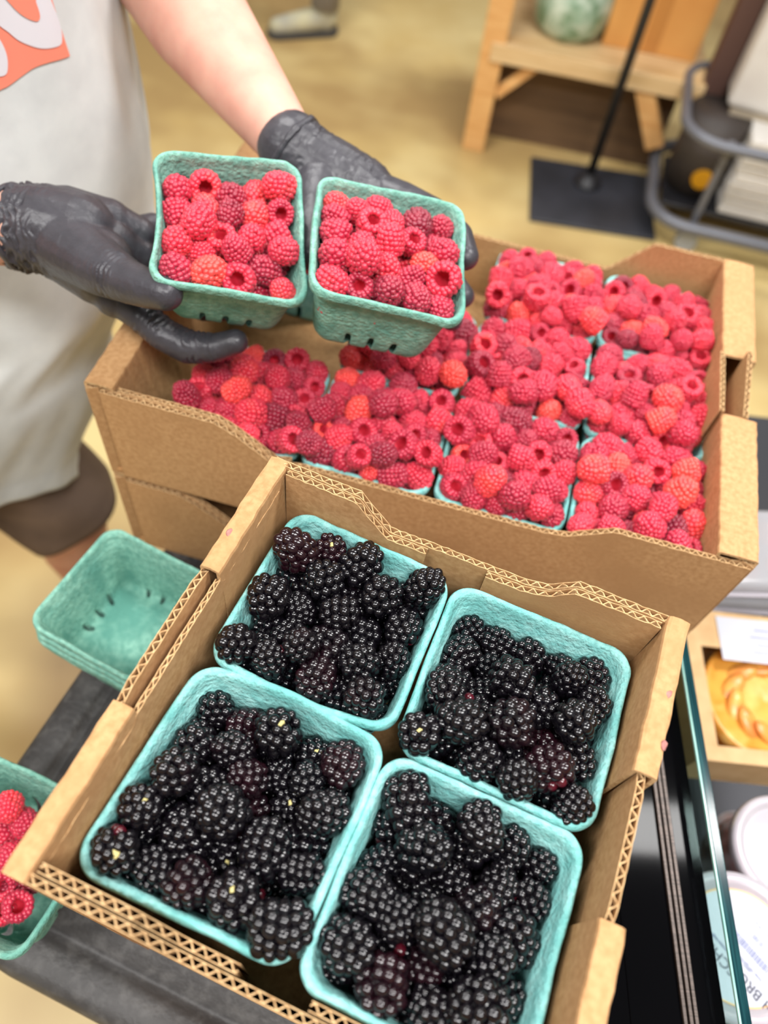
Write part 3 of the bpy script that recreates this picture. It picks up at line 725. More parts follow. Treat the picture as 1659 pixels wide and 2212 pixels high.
pile = []; tonev = []; off = 0; pF = []; pM = []
brng = random.Random(99)
for i, b_ in enumerate(BER):
    rasp = b_['kind'] == 'rasp'; toc = (CAM - b_['p']).normalized(); up = b_['up']
    rv = Vector([brng.gauss(0, 1) for _ in range(3)]).normalized()
    if rasp:
        hollow = brng.random() < 0.20
        ax = (-(toc * 0.6 + up * 0.5 + rv * 0.45)) if hollow else (toc * brng.uniform(-0.1, 0.9) + up * 0.35 + rv * 0.9)
        if not hollow and ax.normalized().dot(toc) < -0.1: ax = -ax
    else:
        hollow = brng.random() < 0.15
        ax = (-(toc * 0.7 + up * 0.3 + rv * 0.4)) if hollow else (toc * brng.uniform(0, 0.8) + up * 0.3 + rv * 0.9)
        if not hollow and ax.normalized().dot(toc) < -0.15: ax = -ax
    if rasp and b_['place'] == 'held left basket' and False: pass
    ax.normalize()
    rot = Vector((0, 0, 1)).rotation_difference(ax).to_matrix().to_4x4() @ Matrix.Rotation(brng.uniform(0, 6.28), 4, 'Z')
    sc_ = b_['r'] / (0.0107 if rasp else 0.0101) * 1.05
    M = Matrix.Translation(b_['p']) @ rot @ Matrix.Scale(sc_, 4)
    tone = min(1, max(0, brng.gauss(0.52, 0.24))); var = brng.randrange(8)
    if rasp and i not in single:
        V, Fc, Mi = RLOW[var]; Mn = np.array(M); VV = V @ Mn[:3, :3].T + Mn[:3, 3]
        pile.append(VV); pF.append(Fc + off); pM.append(Mi); off += len(V); tonev.append(np.full(len(V), tone, np.float32)); continue
    if not rasp and i not in single: continue
    o = bpy.data.objects.new('raspberry' if rasp else 'blackberry', (RMESH if rasp else BMESH)[var]); COL.objects.link(o)
    o.matrix_world = M; o.color = (tone, 0, 0, 1)
    where = rank.get(i)
    if rasp:
        cw = 'dark' if tone < 0.35 else ('bright' if tone > 0.68 else 'red'); pose = 'hollow ' if hollow else ''
        lab = '%s %sraspberry, %s, %s' % (cw, pose, where, b_['place'])
        grp = 'raspberries in the ' + b_['place']
    else:
        if where is None: where = 'lower layer'
        lab = '%s, %s, %s' % ('blackberry with stem scar showing' if hollow else 'glossy blackberry', where, b_['place'])
        grp = 'blackberries in the ' + b_['place']
        if hollow:
            c_ = bpy.data.objects.new('core', CORE); COL.objects.link(c_); c_.parent = o; c_['label'] = 'pale yellow green core'
    tag(o, lab, 'raspberry' if rasp else 'blackberry', grp)
if pile:
    me = tri_mesh('raspberry_pile', np.concatenate(pile), np.concatenate(pF), np.concatenate(pM), [M_RASPS, M_HOLL])
    at = me.attributes.new('tone', 'FLOAT', 'POINT'); at.data.foreach_set('value', np.concatenate(tonev))
    o = bpy.data.objects.new('raspberry_pile', me); COL.objects.link(o)
    tag(o, 'remaining raspberries heaped in the rear and lower layers of the deep flat', 'raspberries', kind='stuff')

# ------------------------------------------------------------------ person
FD = Vector((0.995, -0.1, 0)); WD = Vector((0.1, 0.995, 0))
TPTS = [(-0.62, (-0.60, 0.11)), (-0.47, (-0.572, 0.115)), (-0.30, (-0.522, 0.198)), (-0.178, (-0.479, 0.272)), (-0.088, (-0.475, 0.282)), (0.06, (-0.480, 0.277)), (0.30, (-0.470, 0.275)), (0.48, (-0.455, 0.272))]
def smooth_interp(pts, x):
    if x <= pts[0][0]: return pts[0][1]
    for (a, b), (c, d) in zip(pts, pts[1:]):
        if x <= c:
            k = (x - a) / (c - a); k = k * k * (3 - 2 * k); return (b[0] + (d[0] - b[0]) * k, b[1] + (d[1] - b[1]) * k)
    return pts[-1][1]
def torso(th, z, off=0.0, fold=1.0):
    c = smooth_interp(TPTS, z); g = interp(z, [(-0.47, 1.0), (-0.1, 0.6), (0.25, 0.25), (0.5, 0.1)])
    sh = interp(z, [(-0.47, 1.02), (0.0, 1.0), (0.25, 1.02), (0.36, 0.98), (0.42, 0.78), (0.455, 0.45), (0.47, 0.30)])
    a, b = 0.19 * sh, 0.13 * interp(z, [(-0.47, 1.05), (0.0, 1.05), (0.3, 1.0), (0.42, 0.8), (0.47, 0.5)])
    f = fold * g * (0.0045 * math.sin(th * 7 + z * 7 + 1.2 * math.sin(z * 9)) + 0.005 * math.sin(th * 17 - z * 11 + 2) * max(0, math.sin(z * 6 + th)) + 0.0012 * math.sin(th * 23 + z * 19))
    ct, st = math.cos(th), math.sin(th)
    n = FD * ct * (a / 0.19) + WD * st * 0.75; n.normalize()
    return Vector((c[0], c[1], z)) + FD * (b * ct) + WD * (a * st) + n * (f + off)

person = None
def capsule(bm, p, q, r0, r1, seg=20, rings=8):
    p, q = Vector(p), Vector(q); d = q - p; L = d.length; d = d / L if L > 1e-6 else Vector((0, 0, 1))
    a = d.orthogonal().normalized(); b = d.cross(a); rows = []
    for i in range(1, rings):
        t = -math.pi / 2 + math.pi / 2 * i / rings; rows.append((p + d * (r0 * math.sin(t)), r0 * math.cos(t)))
    for i in range(0, 7): rows.append((p + d * L * i / 6, r0 + (r1 - r0) * i / 6))
    for i in range(1, rings):
        t = math.pi / 2 * i / rings; rows.append((q + d * (r1 * math.sin(t)), r1 * math.cos(t)))
    rg = [[bm.verts.new(c + (a * math.cos(2 * math.pi * k / seg) + b * math.sin(2 * math.pi * k / seg)) * r) for k in range(seg)] for c, r in rows]
    for i in range(len(rg) - 1):
        for k in range(seg): bm.faces.new((rg[i][k], rg[i][(k + 1) % seg], rg[i + 1][(k + 1) % seg], rg[i + 1][k]))
    bm.faces.new(rg[0][::-1]); bm.faces.new(rg[-1])
def ellipsoid(bm, c, s, M=None, sub=4):
    m = Matrix.Translation(c) @ (M or Matrix.Identity(4)) @ Matrix.Diagonal((s[0], s[1], s[2], 1))
    bmesh.ops.create_icosphere(bm, subdivisions=sub, radius=1, matrix=m)
def chain(bm, pts):
    for (p, r), (q, s) in zip(pts, pts[1:]): capsule(bm, p, q, r, s)
def fuse(name, bm, voxel, mats, parent, iters=6, post=None, factor=0.5):
    """merge overlapping shapes into ONE continuous skin"""
    me = bpy.data.meshes.new(name); bm.to_mesh(me); bm.free()
    o = bpy.data.objects.new(name, me); COL.objects.link(o)
    r = o.modifiers.new('r', 'REMESH'); r.mode = 'VOXEL'; r.voxel_size = voxel
    s = o.modifiers.new('s', 'SMOOTH'); s.factor = factor; s.iterations = iters
    dg = bpy.context.evaluated_depsgraph_get(); dg.update()
    nm = bpy.data.meshes.new_from_object(o.evaluated_get(dg)); bpy.data.objects.remove(o); bpy.data.meshes.remove(me)
    nm.name = name
    if post: post(nm)
    return link(name, nm, mats, parent, None, True)

WRL, ELL, SHL = P(628, 318, .635), P(330, -90, .70), Vector((-0.44, 0.455, 0.30))
WRR, ELR, SHR = P(28, 492, .59), Vector((-0.515, -0.015, 0.055)), Vector((-0.50, 0.095, 0.30))
hipc = Vector((-0.615, 0.112, -0.42))
bm = bmesh.new()
for z0_, z1_, s_ in ((-0.40, -0.15, .82), (-0.15, 0.10, .80), (0.10, 0.32, .82)):
    for f_ in (0.0, 0.5, 1.0):
        z = lerp(z0_, z1_, f_); c = smooth_interp(TPTS, z)
        ellipsoid(bm, (c[0] - 0.004, c[1], z), (0.115 * s_ / .82, 0.165 * s_ / .82, 0.10), Matrix.Rotation(-0.1, 4, 'Z'), 3)
capsule(bm, SHL, SHR, 0.055, 0.055); capsule(bm, (-0.46, 0.275, 0.33), (-0.42, 0.27, 0.46), 0.062, 0.055)
HC = Vector((-0.385, 0.265, 0.56))
ellipsoid(bm, HC, (0.095, 0.075, 0.118), Matrix.Rotation(0.35, 4, 'Y'), 4)
capsule(bm, HC + Vector((0.035, 0, -0.085)), HC + Vector((0.055, 0, -0.075)), 0.045, 0.035)
hx = Vector((1, -0.08, -0.45)).normalized()
capsule(bm, HC + hx * 0.085 + Vector((0, 0, 0.015)), HC + hx * 0.108 + Vector((0, 0, -0.012)), 0.010, 0.015)      # nose
for sy in (-1, 1):
    ellipsoid(bm, HC + Vector((-0.005, sy * 0.074, 0)), (0.020, 0.008, 0.031), None, 2)                                   # ears
    capsule(bm, HC + hx * 0.078 + Vector((0.006, sy * 0.032, 0.036)), HC + hx * 0.080 + Vector((0.0, sy * 0.016, 0.038)), 0.011, 0.010)   # brow
    capsule(bm, HC + hx * 0.082 + Vector((-0.002, sy * 0.002, -0.052)), HC + hx * 0.074 + Vector((0, sy * 0.018, -0.05)), 0.008, 0.006)   # lips
capsule(bm, SHL, ELL, 0.052, 0.047); capsule(bm, SHR, ELR, 0.052, 0.045)
mid = ELL.lerp(WRL, 0.35); chain(bm, [(ELL, 0.046), (mid, 0.0455), (ELL.lerp(WRL, 0.75), 0.032), (WRL, 0.0235)])
capsule(bm, WRL, WRL + (WRL - ELL).normalized() * 0.012, 0.0235, 0.022)
chain(bm, [(ELR, 0.045), (ELR.lerp(WRR, 0.4), 0.044), (ELR.lerp(WRR, 0.8), 0.031), (WRR, 0.0285)])
capsule(bm, WRR, WRR + (WRR - ELR).normalized() * 0.02, 0.0285, 0.029)
KNL, KNR = Vector((-0.52, 0.245, -0.70)), Vector((-0.63, 0.045, -0.70))
ANL, ANR = Vector((-0.585, 0.275, -1.08)), Vector((-0.87, -0.02, -1.08))
for hp_, kn, an_ in ((hipc + WD * 0.080, KNL, ANL), (hipc - WD * 0.085, KNR, ANR)):
    chain(bm, [(hp_, 0.085), (kn, 0.058)]); chain(bm, [(kn, 0.055), (kn.lerp(an_, 0.35) + Vector((-0.012, 0, 0)), 0.056), (kn.lerp(an_, 0.8), 0.038), (an_, 0.035)])
    capsule(bm, an_ + Vector((-0.02, 0, -0.035)), an_ + Vector((0.14, -0.015, -0.045)), 0.030, 0.024)
body = fuse('body', bm, 0.0042, M_SKIN, None, 5)
body.name = 'person'; person = body
tag(person, 'person in a light grey t-shirt and black gloves holding up two raspberry baskets', 'person')
# eyes and mouth line are small colour parts of the face
M_EYE, _, _ = mat_base('eye_white', (0.85, 0.85, 0.85, 1), 0.15); M_IRIS, _, _ = mat_base('iris', (0.07, 0.04, 0.02, 1), 0.1)
for sy in (-1, 1):
    bm = bmesh.new(); e = HC + hx * 0.074 + Vector((0.006, sy * 0.027, 0.020)); ellipsoid(bm, e, (0.011, 0.013, 0.010), None, 3); k = len(bm.faces)
    ellipsoid(bm, e + hx * 0.008, (0.0045, 0.0055, 0.0055), None, 2)
    for f in list(bm.faces)[k:]: f.material_index = 1
    from_bm('eye', bm, [M_EYE, M_IRIS], person, smooth=True)
M_HAIRB = noisy('brown_hair', srgb(84, 62, 44), srgb(48, 34, 24), 30, 0.6, 0.8, 60, stretch=(14, 14, 1), bdist=0.002)
bm = bmesh.new(); ellipsoid(bm, HC + Vector((-0.018, 0, 0.018)), (0.094, 0.081, 0.112), Matrix.Rotation(0.35, 4, 'Y'), 4)
bmesh.ops.delete(bm, geom=[v for v in bm.verts if (v.co - HC).dot(hx) > 0.045 or (v.co.z < HC.z - 0.055)], context='VERTS')
for v in bm.verts: v.co += v.normal * (mnoise.noise(v.co * 40) * 0.004)
o = from_bm('hair', bm, M_HAIRB, person, smooth=True); s = o.modifiers.new('t', 'SOLIDIFY'); s.thickness = 0.006

# shirt
def loft(name, rows, mats, parent, thick=0.0018, close=True, sub=0):
    n = len(rows[0]); V = [v for r in rows for v in r]; Fc = []
    for i in range(len(rows) - 1):
        for k in range(n if close else n - 1): Fc.append((i * n + k, i * n + (k + 1) % n, (i + 1) * n + (k + 1) % n, (i + 1) * n + k))
    o = pydata(name, V, Fc, mats, parent)
    s = o.modifiers.new('cloth', 'SOLIDIFY'); s.thickness = thick; s.offset = -1
    return o
NT = 180
rows = []
zs = [-0.47 + 0.92 * i / 130 for i in range(131)]
for z in zs: rows.append([torso(2 * math.pi * k / NT, z) for k in range(NT)])
# hem: a doubled band with a stitched step
for i, z in enumerate(zs):
    if z < -0.447: rows[i] = [torso(2 * math.pi * k / NT, z, 0.0012) for k in range(NT)]
for i in range(len(rows)):      # the hem hangs in a wave
    wv = interp(zs[i], [(-0.47, 1), (-0.2, 0)])
    rows[i] = [v + Vector((0, 0, wv * (0.008 * math.sin(k / NT * 6.28 * 2 + 1) + 0.022 - 0.16 * math.sin(2 * math.pi * k / NT - 0.1)))) for k, v in enumerate(rows[i])]
shirt = loft('t_shirt', rows, M_SHIRT, person)
def sleeve(sh, el, name):
    d = (el - sh).normalized(); a = d.orthogonal().normalized(); b = d.cross(a); rr = []
    for i in range(24):
        t = -0.25 + 1.0 * i / 23; c = sh.lerp(el, t)
        rr.append([c + (a * math.cos(q) + b * math.sin(q)) * (0.066 + 0.010 * max(0, t) + 0.003 * math.sin(q * 5 + i * 0.5)) for q in [2 * math.pi * k / 40 for k in range(40)]])
    return loft(name, rr, M_SHIRT, person)
sleeve(SHL, ELL, 'sleeve'); sleeve(SHR, ELR, 'sleeve')
# shorts
for hp_, kn, s_ in ((hipc + WD * 0.085, KNL, 1), (hipc - WD * 0.085, KNR, -1)):
    rr = []; end = kn + Vector((0.005, 0, 0.03)); d = (end - hp_).normalized(); a = d.orthogonal().normalized(); b = d.cross(a)
    for i in range(30):
        t = -0.04 + 1.04 * i / 29; c = hp_.lerp(end, t)
        rr.append([c + (a * math.cos(q) + b * math.sin(q)) * (0.080 + 0.006 * min(1, t * 3) + 0.005 * math.sin(q * 4 + t * 5) * t) for q in [2 * math.pi * k / 48 for k in range(48)]])
    loft('shorts_leg', rr, M_SHORTS, person)
rr = []
for i in range(16):
    z = -0.47 + 0.17 * i / 15; c = smooth_interp(TPTS, z)
    rr.append([Vector((c[0], c[1], z)) + FD * 0.100 * math.cos(q) + WD * 0.160 * math.sin(q) - FD * 0.01 for q in [2 * math.pi * k / 48 for k in range(48)]])
loft('shorts_seat', rr, M_SHORTS, person)
M_SHOE = noisy('dark_shoe', srgb(60, 60, 64), srgb(44, 44, 48), 20, 0.7)
for an_ in (ANL, ANR):
    bm = bmesh.new(); capsule(bm, an_ + Vector((-0.03, 0, -0.03)), an_ + Vector((0.15, -0.015, -0.042)), 0.042, 0.030); capsule(bm, an_, an_ + Vector((0, 0, -0.03)), 0.042, 0.044)
    for v in bm.verts: v.co.z = max(v.co.z, FLOOR + 0.001)
    fuse('shoe', bm, 0.005, M_SHOE, person, 3)

# printed panel on the chest
def decal(name, poly, mat, off, parent):
    """poly in (theta, z) on the shirt; follows its folds"""
    bm = bmesh.new(); pts = []
    n = len(poly)
    for i in range(n):
        p0, p1, p2, p3 = poly[i - 1], poly[i], poly[(i + 1) % n], poly[(i + 2) % n]
        for t in (0, .25, .5, .75):
            if len(p1) > 2: q = (lerp(p1[0], p2[0], t), lerp(p1[1], p2[1], t))
            else: q = tuple(0.5 * ((2 * p1[k]) + (-p0[k] + p2[k]) * t + (2 * p0[k] - 5 * p1[k] + 4 * p2[k] - p3[k]) * t * t + (-p0[k] + 3 * p1[k] - 3 * p2[k] + p3[k]) * t ** 3) for k in range(2))
            pts.append(q)
    vs_ = [bm.verts.new((p[0], p[1], 0)) for p in pts]; f = bm.faces.new(vs_); bmesh.ops.triangulate(bm, faces=[f])
    for _ in range(7):
        es = [e for e in bm.edges if math.hypot((e.verts[0].co.x - e.verts[1].co.x) * 0.17, e.verts[0].co.y - e.verts[1].co.y) > 0.007]
        if not es: break
        bmesh.ops.subdivide_edges(bm, edges=es, cuts=1); bmesh.ops.triangulate(bm, faces=bm.faces[:])
    for v in bm.verts: v.co = torso(v.co.x, v.co.y, off)
    me = bpy.data.meshes.new(name); bm.normal_update(); bm.to_mesh(me); bm.free()
    return link(name, me, mat, parent, None, True)
D_orange = [(0.0885, 0.1014, 1), (0.1205, 0.0498, 1), (0.0426, 0.0533), (-0.0098, 0.0551), (-0.0744, 0.0556), (-0.1406, 0.0533), (-0.2155, 0.0507), (-0.2609, 0.0502), (-0.3951, 0.0462, 1), (-0.2471, 0.1211, 1)]
D_w1 = [(0.0751, 0.0988, 1), (0.096, 0.0829), (0.1019, 0.0724), (0.0894, 0.0646), (0.0677, 0.0627), (0.0224, 0.0643), (-0.026, 0.0671), (-0.0685, 0.0715), (-0.1155, 0.0784), (-0.1469, 0.086), (-0.1781, 0.0928), (-0.2253, 0.1065), (-0.2349, 0.1172, 1)]
D_h1 = [(-0.1332, 0.111, 1), (-0.0986, 0.0997), (-0.0658, 0.0922), (-0.0264, 0.087), (-0.0079, 0.0874), (-0.0007, 0.0912), (-0.0043, 0.0988), (-0.0103, 0.1036, 1)]
D_w2 = [(-0.2014, 0.0861), (-0.1862, 0.0793), (-0.183, 0.0717), (-0.1907, 0.0654), (-0.2048, 0.0605), (-0.2247, 0.0594), (-0.2562, 0.0611), (-0.2945, 0.0652), (-0.2951, 0.0753), (-0.2484, 0.0889)]
decal('chest_print', D_orange, M_PRINT, 0.0012, shirt)
decal('print_lettering', D_w1, M_PRINTW, 0.0019, shirt)
decal('print_lettering', D_w2, M_PRINTW, 0.0019, shirt)
decal('print_lettering', D_h1, M_PRINT, 0.0026, shirt)


# ------------------------------------------------------------------ gloves
def crease(bands, amp=0.0011):
    """ring wrinkles around given points: (point, axis, half width, wavelength)"""
    def f(me):
        n = len(me.vertices); co = np.empty(n * 3); me.vertices.foreach_get('co', co); co = co.reshape(-1, 3)
        no = np.empty(n * 3); me.vertex_normals.foreach_get('vector', no); no = no.reshape(-1, 3); out = co.copy()
        for (p, d, hw, wl, am) in bands:
            d = np.array(Vector(d).normalized()); q = co - np.array(p); s = q @ d; rad = np.linalg.norm(q - s[:, None] * d, axis=1)
            m = np.exp(-(s / hw) ** 2) * (rad < 0.05)
            wob = np.array([mnoise.noise(Vector(c) * 120) for c in co]) if n < 90000 else 0
            out += no * (np.sin(s * 2 * math.pi / wl + wob * 5.5) * m * am * (0.5 + wob))[:, None]
        me.vertices.foreach_set('co', out.ravel()); me.update()
    return f
def PT3(u, v, d, r): return (P(u, v, d), r)
# the hand on the left of the picture: thumb over the near corner, fingers under the basket
bm = bmesh.new()
palm = [PT3(38, 493, .592, .0305), PT3(70, 493, .590, .0315), PT3(110, 498, .588, .0330), PT3(165, 512, .590, .0335)]
chain(bm, palm)
chain(bm, [PT3(150, 485, .592, .028), PT3(230, 492, .603, .0225), PT3(298, 512, .613, .016)])
chain(bm, [PT3(150, 510, .590, .030), PT3(235, 540, .600, .025), PT3(300, 560, .612, .017)])
chain(bm, [PT3(150, 530, .590, .030), PT3(215, 585, .592, .026), PT3(250, 640, .594, .0165)])
ellipsoid(bm, P(205, 560, .574), (.030, .026, .022), None, 3)
chain(bm, [PT3(150, 530, .580, .026), PT3(220, 578, .562, .0205), PT3(275, 607, .546, .0155), PT3(320, 624, .535, .0135), PT3(358, 634, .528, .0118)])
chain(bm, [PT3(240, 625, .594, .0165), PT3(305, 680, .596, .0130), PT3(352, 722, .598, .0128), PT3(405, 749, .598, .0130), PT3(462, 752, .592, .0110), PT3(509, 738, .588, .0095)])
chain(bm, [PT3(285, 570, .612, .015), PT3(360, 630, .632, .0115), PT3(440, 665, .640, .0108), PT3(520, 668, .640, .009)])
chain(bm, [PT3(292, 535, .614, .015), PT3(380, 560, .642, .0115), PT3(470, 590, .650, .0105), PT3(545, 600, .648, .009)])
chain(bm, [PT3(296, 505, .614, .0135), PT3(330, 492, .622, .0115), PT3(390, 500, .640, .0095), PT3(450, 520, .648, .0085)])
wa = (P(60, 493, .59) - P(22, 493, .592))
gl = fuse('glove', bm, 0.0013, M_GLOVE, person, 5, crease([
    (P(60, 490, .590), wa, .017, .0052, .0030), (P(258, 598, .55), P(320, 624, .535) - P(220, 578, .562), .010, .0042, .0009),
    (P(345, 700, .598), P(352, 722, .598) - P(305, 680, .596), .013, .0044, .0010), (P(425, 750, .596), P(462, 752, .592) - P(405, 749, .598), .009, .0050, .0012),
    (P(462, 752, .592), P(509, 738, .588) - P(462, 752, .592), .003, .004, .0010)]))
def cuff(c, d, r, sx=1.0, seed=0):
    d = Vector(d).normalized(); a = d.orthogonal().normalized(); b = d.cross(a); bm = bmesh.new(); n = 96; m = 8; rg = []
    for k in range(n):
        t = 2 * math.pi * k / n; e = a * math.cos(t) + b * math.sin(t); rr = r * (1 + 0.05 * mnoise.noise(e * 2 + Vector((seed, 0, 0))))
        cc = c + e * rr + d * 0.004 * mnoise.noise(e * 1.7 + Vector((0, seed, 3))); th_ = 0.0019 + 0.0007 * mnoise.noise(e * 5)
        rg.append([bm.verts.new(cc + e * th_ * math.cos(2 * math.pi * j / m) + d * th_ * 1.6 * math.sin(2 * math.pi * j / m)) for j in range(m)])
    for k in range(n):
        for j in range(m): bm.faces.new((rg[k][j], rg[(k + 1) % n][j], rg[(k + 1) % n][(j + 1) % m], rg[k][(j + 1) % m]))
    return bm
from_bm('rolled_cuff', cuff(P(38, 493, .592), wa, .0308, seed=1), M_GLOVE, gl, smooth=True)
# the hand under the basket on the right
bm = bmesh.new()
chain(bm, [PT3(630, 318, .635, .0282), PT3(665, 350, .636, .0288), PT3(715, 388, .640, .0320), PT3(775, 428, .645, .0325), PT3(820, 470, .652, .028)])
chain(bm, [PT3(700, 420, .640, .030), PT3(770, 500, .656, .026), PT3(815, 560, .664, .018)])
chain(bm, [PT3(800, 420, .640, .020), PT3(868, 432, .628, .0145), PT3(935, 462, .612, .0125), PT3(990, 510, .592, .0112), PT3(1006, 555, .580, .0100)])
chain(bm, [PT3(820, 475, .650, .018), PT3(890, 530, .650, .0125), PT3(960, 590, .640, .0112), PT3(1000, 640, .625, .0095)])
chain(bm, [PT3(815, 520, .656, .017), PT3(880, 590, .658, .0122), PT3(940, 655, .650, .0110), PT3(975, 690, .640, .0095)])
chain(bm, [PT3(805, 560, .660, .015), PT3(850, 630, .664, .0110), PT3(890, 680, .660, .0095), PT3(915, 700, .655, .0085)])
chain(bm, [PT3(690, 400, .630, .024), PT3(678, 455, .612, .0170), PT3(671, 505, .600, .0140), PT3(668, 550, .592, .0120)])
wb = P(665, 350, .636) - P(632, 322, .635)
gr = fuse('glove', bm, 0.0014, M_GLOVE, person, 5, crease([(P(655, 342, .636), wb, .013, .008, .0007), (P(800, 425, .64), P(868, 432, .628) - P(775, 428, .645), .012, .007, .0007)]))
from_bm('rolled_cuff', cuff(P(632, 320, .635), wb, .0278, seed=2), M_GLOVE, gr, smooth=True)

# ------------------------------------------------------------------ goods in the display case
DECKZ = -0.42
M_LID, nt, b = mat_base('frosted_lid', (0.64, 0.60, 0.66, 1), 0.25); b.inputs['Transmission Weight'].default_value = 0.35
M_TUB, nt, b = mat_base('clear_tub', (0.95, 0.93, 0.95, 1), 0.12); b.inputs['Transmission Weight'].default_value = 0.75
M_LABEL, _, _ = mat_base('white_label', srgb(196, 198, 208), 0.6)
M_INK, _, _ = mat_base('dark_ink', srgb(60, 60, 78), 0.6)
M_INKB, _, _ = mat_base('pale_ink', srgb(128, 132, 170), 0.6)
M_ORING, _, _ = mat_base('orange_line', srgb(244, 190, 112), 0.5)
M_SALSA = noisy('chopped_peach_salsa', srgb(222, 120, 84), srgb(190, 74, 80), 120, 0.4, 0.8, 200, c3=srgb(240, 176, 110), c3scale=90)
M_DARKF = noisy('reddish_dip', srgb(170, 92, 84), srgb(120, 62, 48), 100, 0.4, 0.6, 160)
def tub(c, r, h, label, food, printed=None):
    e = empty('deli_tub', c); tag(e, label, 'deli tub', 'round deli tubs in the case')
    lathe('container', [(r * .80, 0), (r * .82, 0.001), (r * .93, h - .006), (r * .97, h - .004), (r * .97, h - .001)], M_TUB, e)
    lathe('contents', [(0.0, 0.003), (r * .78, 0.003), (r * .88, h - .016), (r * .5, h - .012), (0.0, h - .013)], food, e)
    lathe('lid', [(0.0, h - .004), (r * .74, h - .004), (r * .78, h - .0045), (r * .80, h - .001), (r * .90, h), (r * .98, h - .001), (r, h - .004), (r, h - .010), (r * .985, h - .011)], M_LID, e)
    return e
c1 = onz(1604, 2044, -0.322); t1 = tub((c1.x, c1.y, DECKZ + .0005), 0.059, 0.098, 'white lidded deli tub with a printed label, nearest in the case', M_SALSA)
lb = lathe('round_label', [(0.0, 0.0948), (0.0435, 0.0948)], M_LABEL, t1, n=72)
lathe('orange_ring', [(0.0436, 0.0952), (0.0446, 0.0952)], M_ORING, lb, n=72)
dd = onz(1590, 2090, -0.325) - onz(1655, 2165, -0.325); ta = math.atan2(dd.y, dd.x)
def text(s, size, px, parent, mat, name='lettering', z=0.0953, base=c1):
    cu = bpy.data.curves.new(name, 'FONT'); cu.body = s; cu.size = size; cu.align_x = 'CENTER'; cu.align_y = 'CENTER'; cu.extrude = 0.00005
    o = bpy.data.objects.new(name, cu); COL.objects.link(o); cu.materials.append(mat); o.parent = parent
    p = onz(px[0], px[1], DECKZ + z); o.location = (p.x - base.x, p.y - base.y, z); o.rotation_euler = (0, 0, ta)
    dg = bpy.context.evaluated_depsgraph_get(); dg.update(); me = bpy.data.meshes.new_from_object(o.evaluated_get(dg)); loc, rot = o.location.copy(), o.rotation_euler.copy()
    bpy.data.objects.remove(o); o = bpy.data.objects.new(name, me); COL.objects.link(o); o.parent = parent; o.location = loc; o.rotation_euler = rot; return o
text('PEACH BRUSCHETTA', 0.0118, (1609, 2118), lb, M_INK)
for k, (s, px) in enumerate([('10.00', (1640, 2035)), ('net wt 10 oz', (1648, 2010)), ('keep refrigerated', (1618, 2090)), ('peach, tomato, onion, basil', (1585, 2060)), ('gluten free, vegan', (1568, 2040))]):
    text(s, (0.006, 0.0032, 0.0036, 0.0032, 0.0032)[k], px, lb, (M_INKB, M_INKB, M_INKB, M_INKB, M_INKB)[k])
bm = bmesh.new(); br = random.Random(4); x = -0.020
p = onz(1618, 2052, DECKZ + .095)
while x < 0.020:
    wdt = br.choice((.0005, .0008, .0012)); box(bm, (x + wdt / 2, 0, 0), (wdt, 0.0062, 0.0001)); x += wdt + br.choice((.0005, .0009))
o = from_bm('barcode', bm, M_INKB, lb); o.location = (p.x - c1.x, p.y - c1.y, 0.0952); o.rotation_euler = (0, 0, ta)
c2 = onz(1700, 1838, -0.335); tub((c2.x, c2.y, DECKZ + .0005), 0.050, 0.085, 'frosted lidded deli tub of red dip behind the labelled tub', M_DARKF)
c3 = onz(1600, 1830, -0.405)
bm = bmesh.new()
for k in range(9):
    a = k * 0.7; ellipsoid(bm, (0.018 * math.cos(a) * (k > 0), 0.018 * math.sin(a) * (k > 0), 0.014 + 0.004 * math.sin(k * 2)), (0.011, 0.010, 0.009), None, 2)
M_DATE = noisy('brown_glaze', srgb(150, 92, 62), srgb(92, 56, 40), 60, 0.3, 0.4, 90)
e = empty('snack_cup', (c3.x, c3.y, DECKZ + .0005)); tag(e, 'small cup of brown glazed bites beside the tubs', 'snack cup')
from_bm('contents', bm, M_DATE, e, smooth=True); lathe('container', [(0.0, 0.001), (0.026, 0.001), (0.032, 0.02), (0.034, 0.021)], M_TUB, e)

# kraft window box with a peach tart
M_KR = noisy('kraft_bakery_board', srgb(212, 176, 128), srgb(200, 162, 114), 50, 0.7)
kb0 = onz(1520, 1640, -0.355); kb1 = onz(1482, 1395, -0.355); kd = (kb1 - kb0); ka = math.atan2(kd.y, kd.x) - math.pi / 2
e = empty('bakery_box', (kb0.x, kb0.y, DECKZ + .0005)); e.rotation_euler = (0, 0, ka); tag(e, 'kraft window bakery box showing a golden peach tart', 'bakery box')
BW, BD, BH = 0.20, 0.17, 0.062
bm = bmesh.new()
box(bm, (BW / 2, BD / 2, 0.001), (BW, BD, 0.002))
for (cx_, cy_, sx, sy) in ((BW / 2, 0.001, BW, 0.0016), (BW / 2, BD - 0.001, BW, 0.0016), (0.001, BD / 2, 0.0016, BD - 0.0038), (BW - 0.001, BD / 2, 0.0016, BD - 0.0038)): box(bm, (cx_, cy_, BH / 2), (sx, sy, BH - 0.0017))
for (cx_, cy_, sx, sy) in ((BW / 2, 0.008, BW, 0.016), (BW / 2, BD - 0.022, BW, 0.044), (0.009, (BD - 0.028) / 2, 0.018, BD - 0.0602), (BW - 0.009, (BD - 0.028) / 2, 0.018, BD - 0.0602)): box(bm, (cx_, cy_, BH), (sx, sy, 0.0016))
from_bm('carton', bm, M_KR, e)
M_TART = noisy('golden_peach_filling', srgb(228, 170, 76), srgb(214, 140, 52), 26, 0.3, 0.4, 60, c3=srgb(246, 204, 120), c3scale=20)
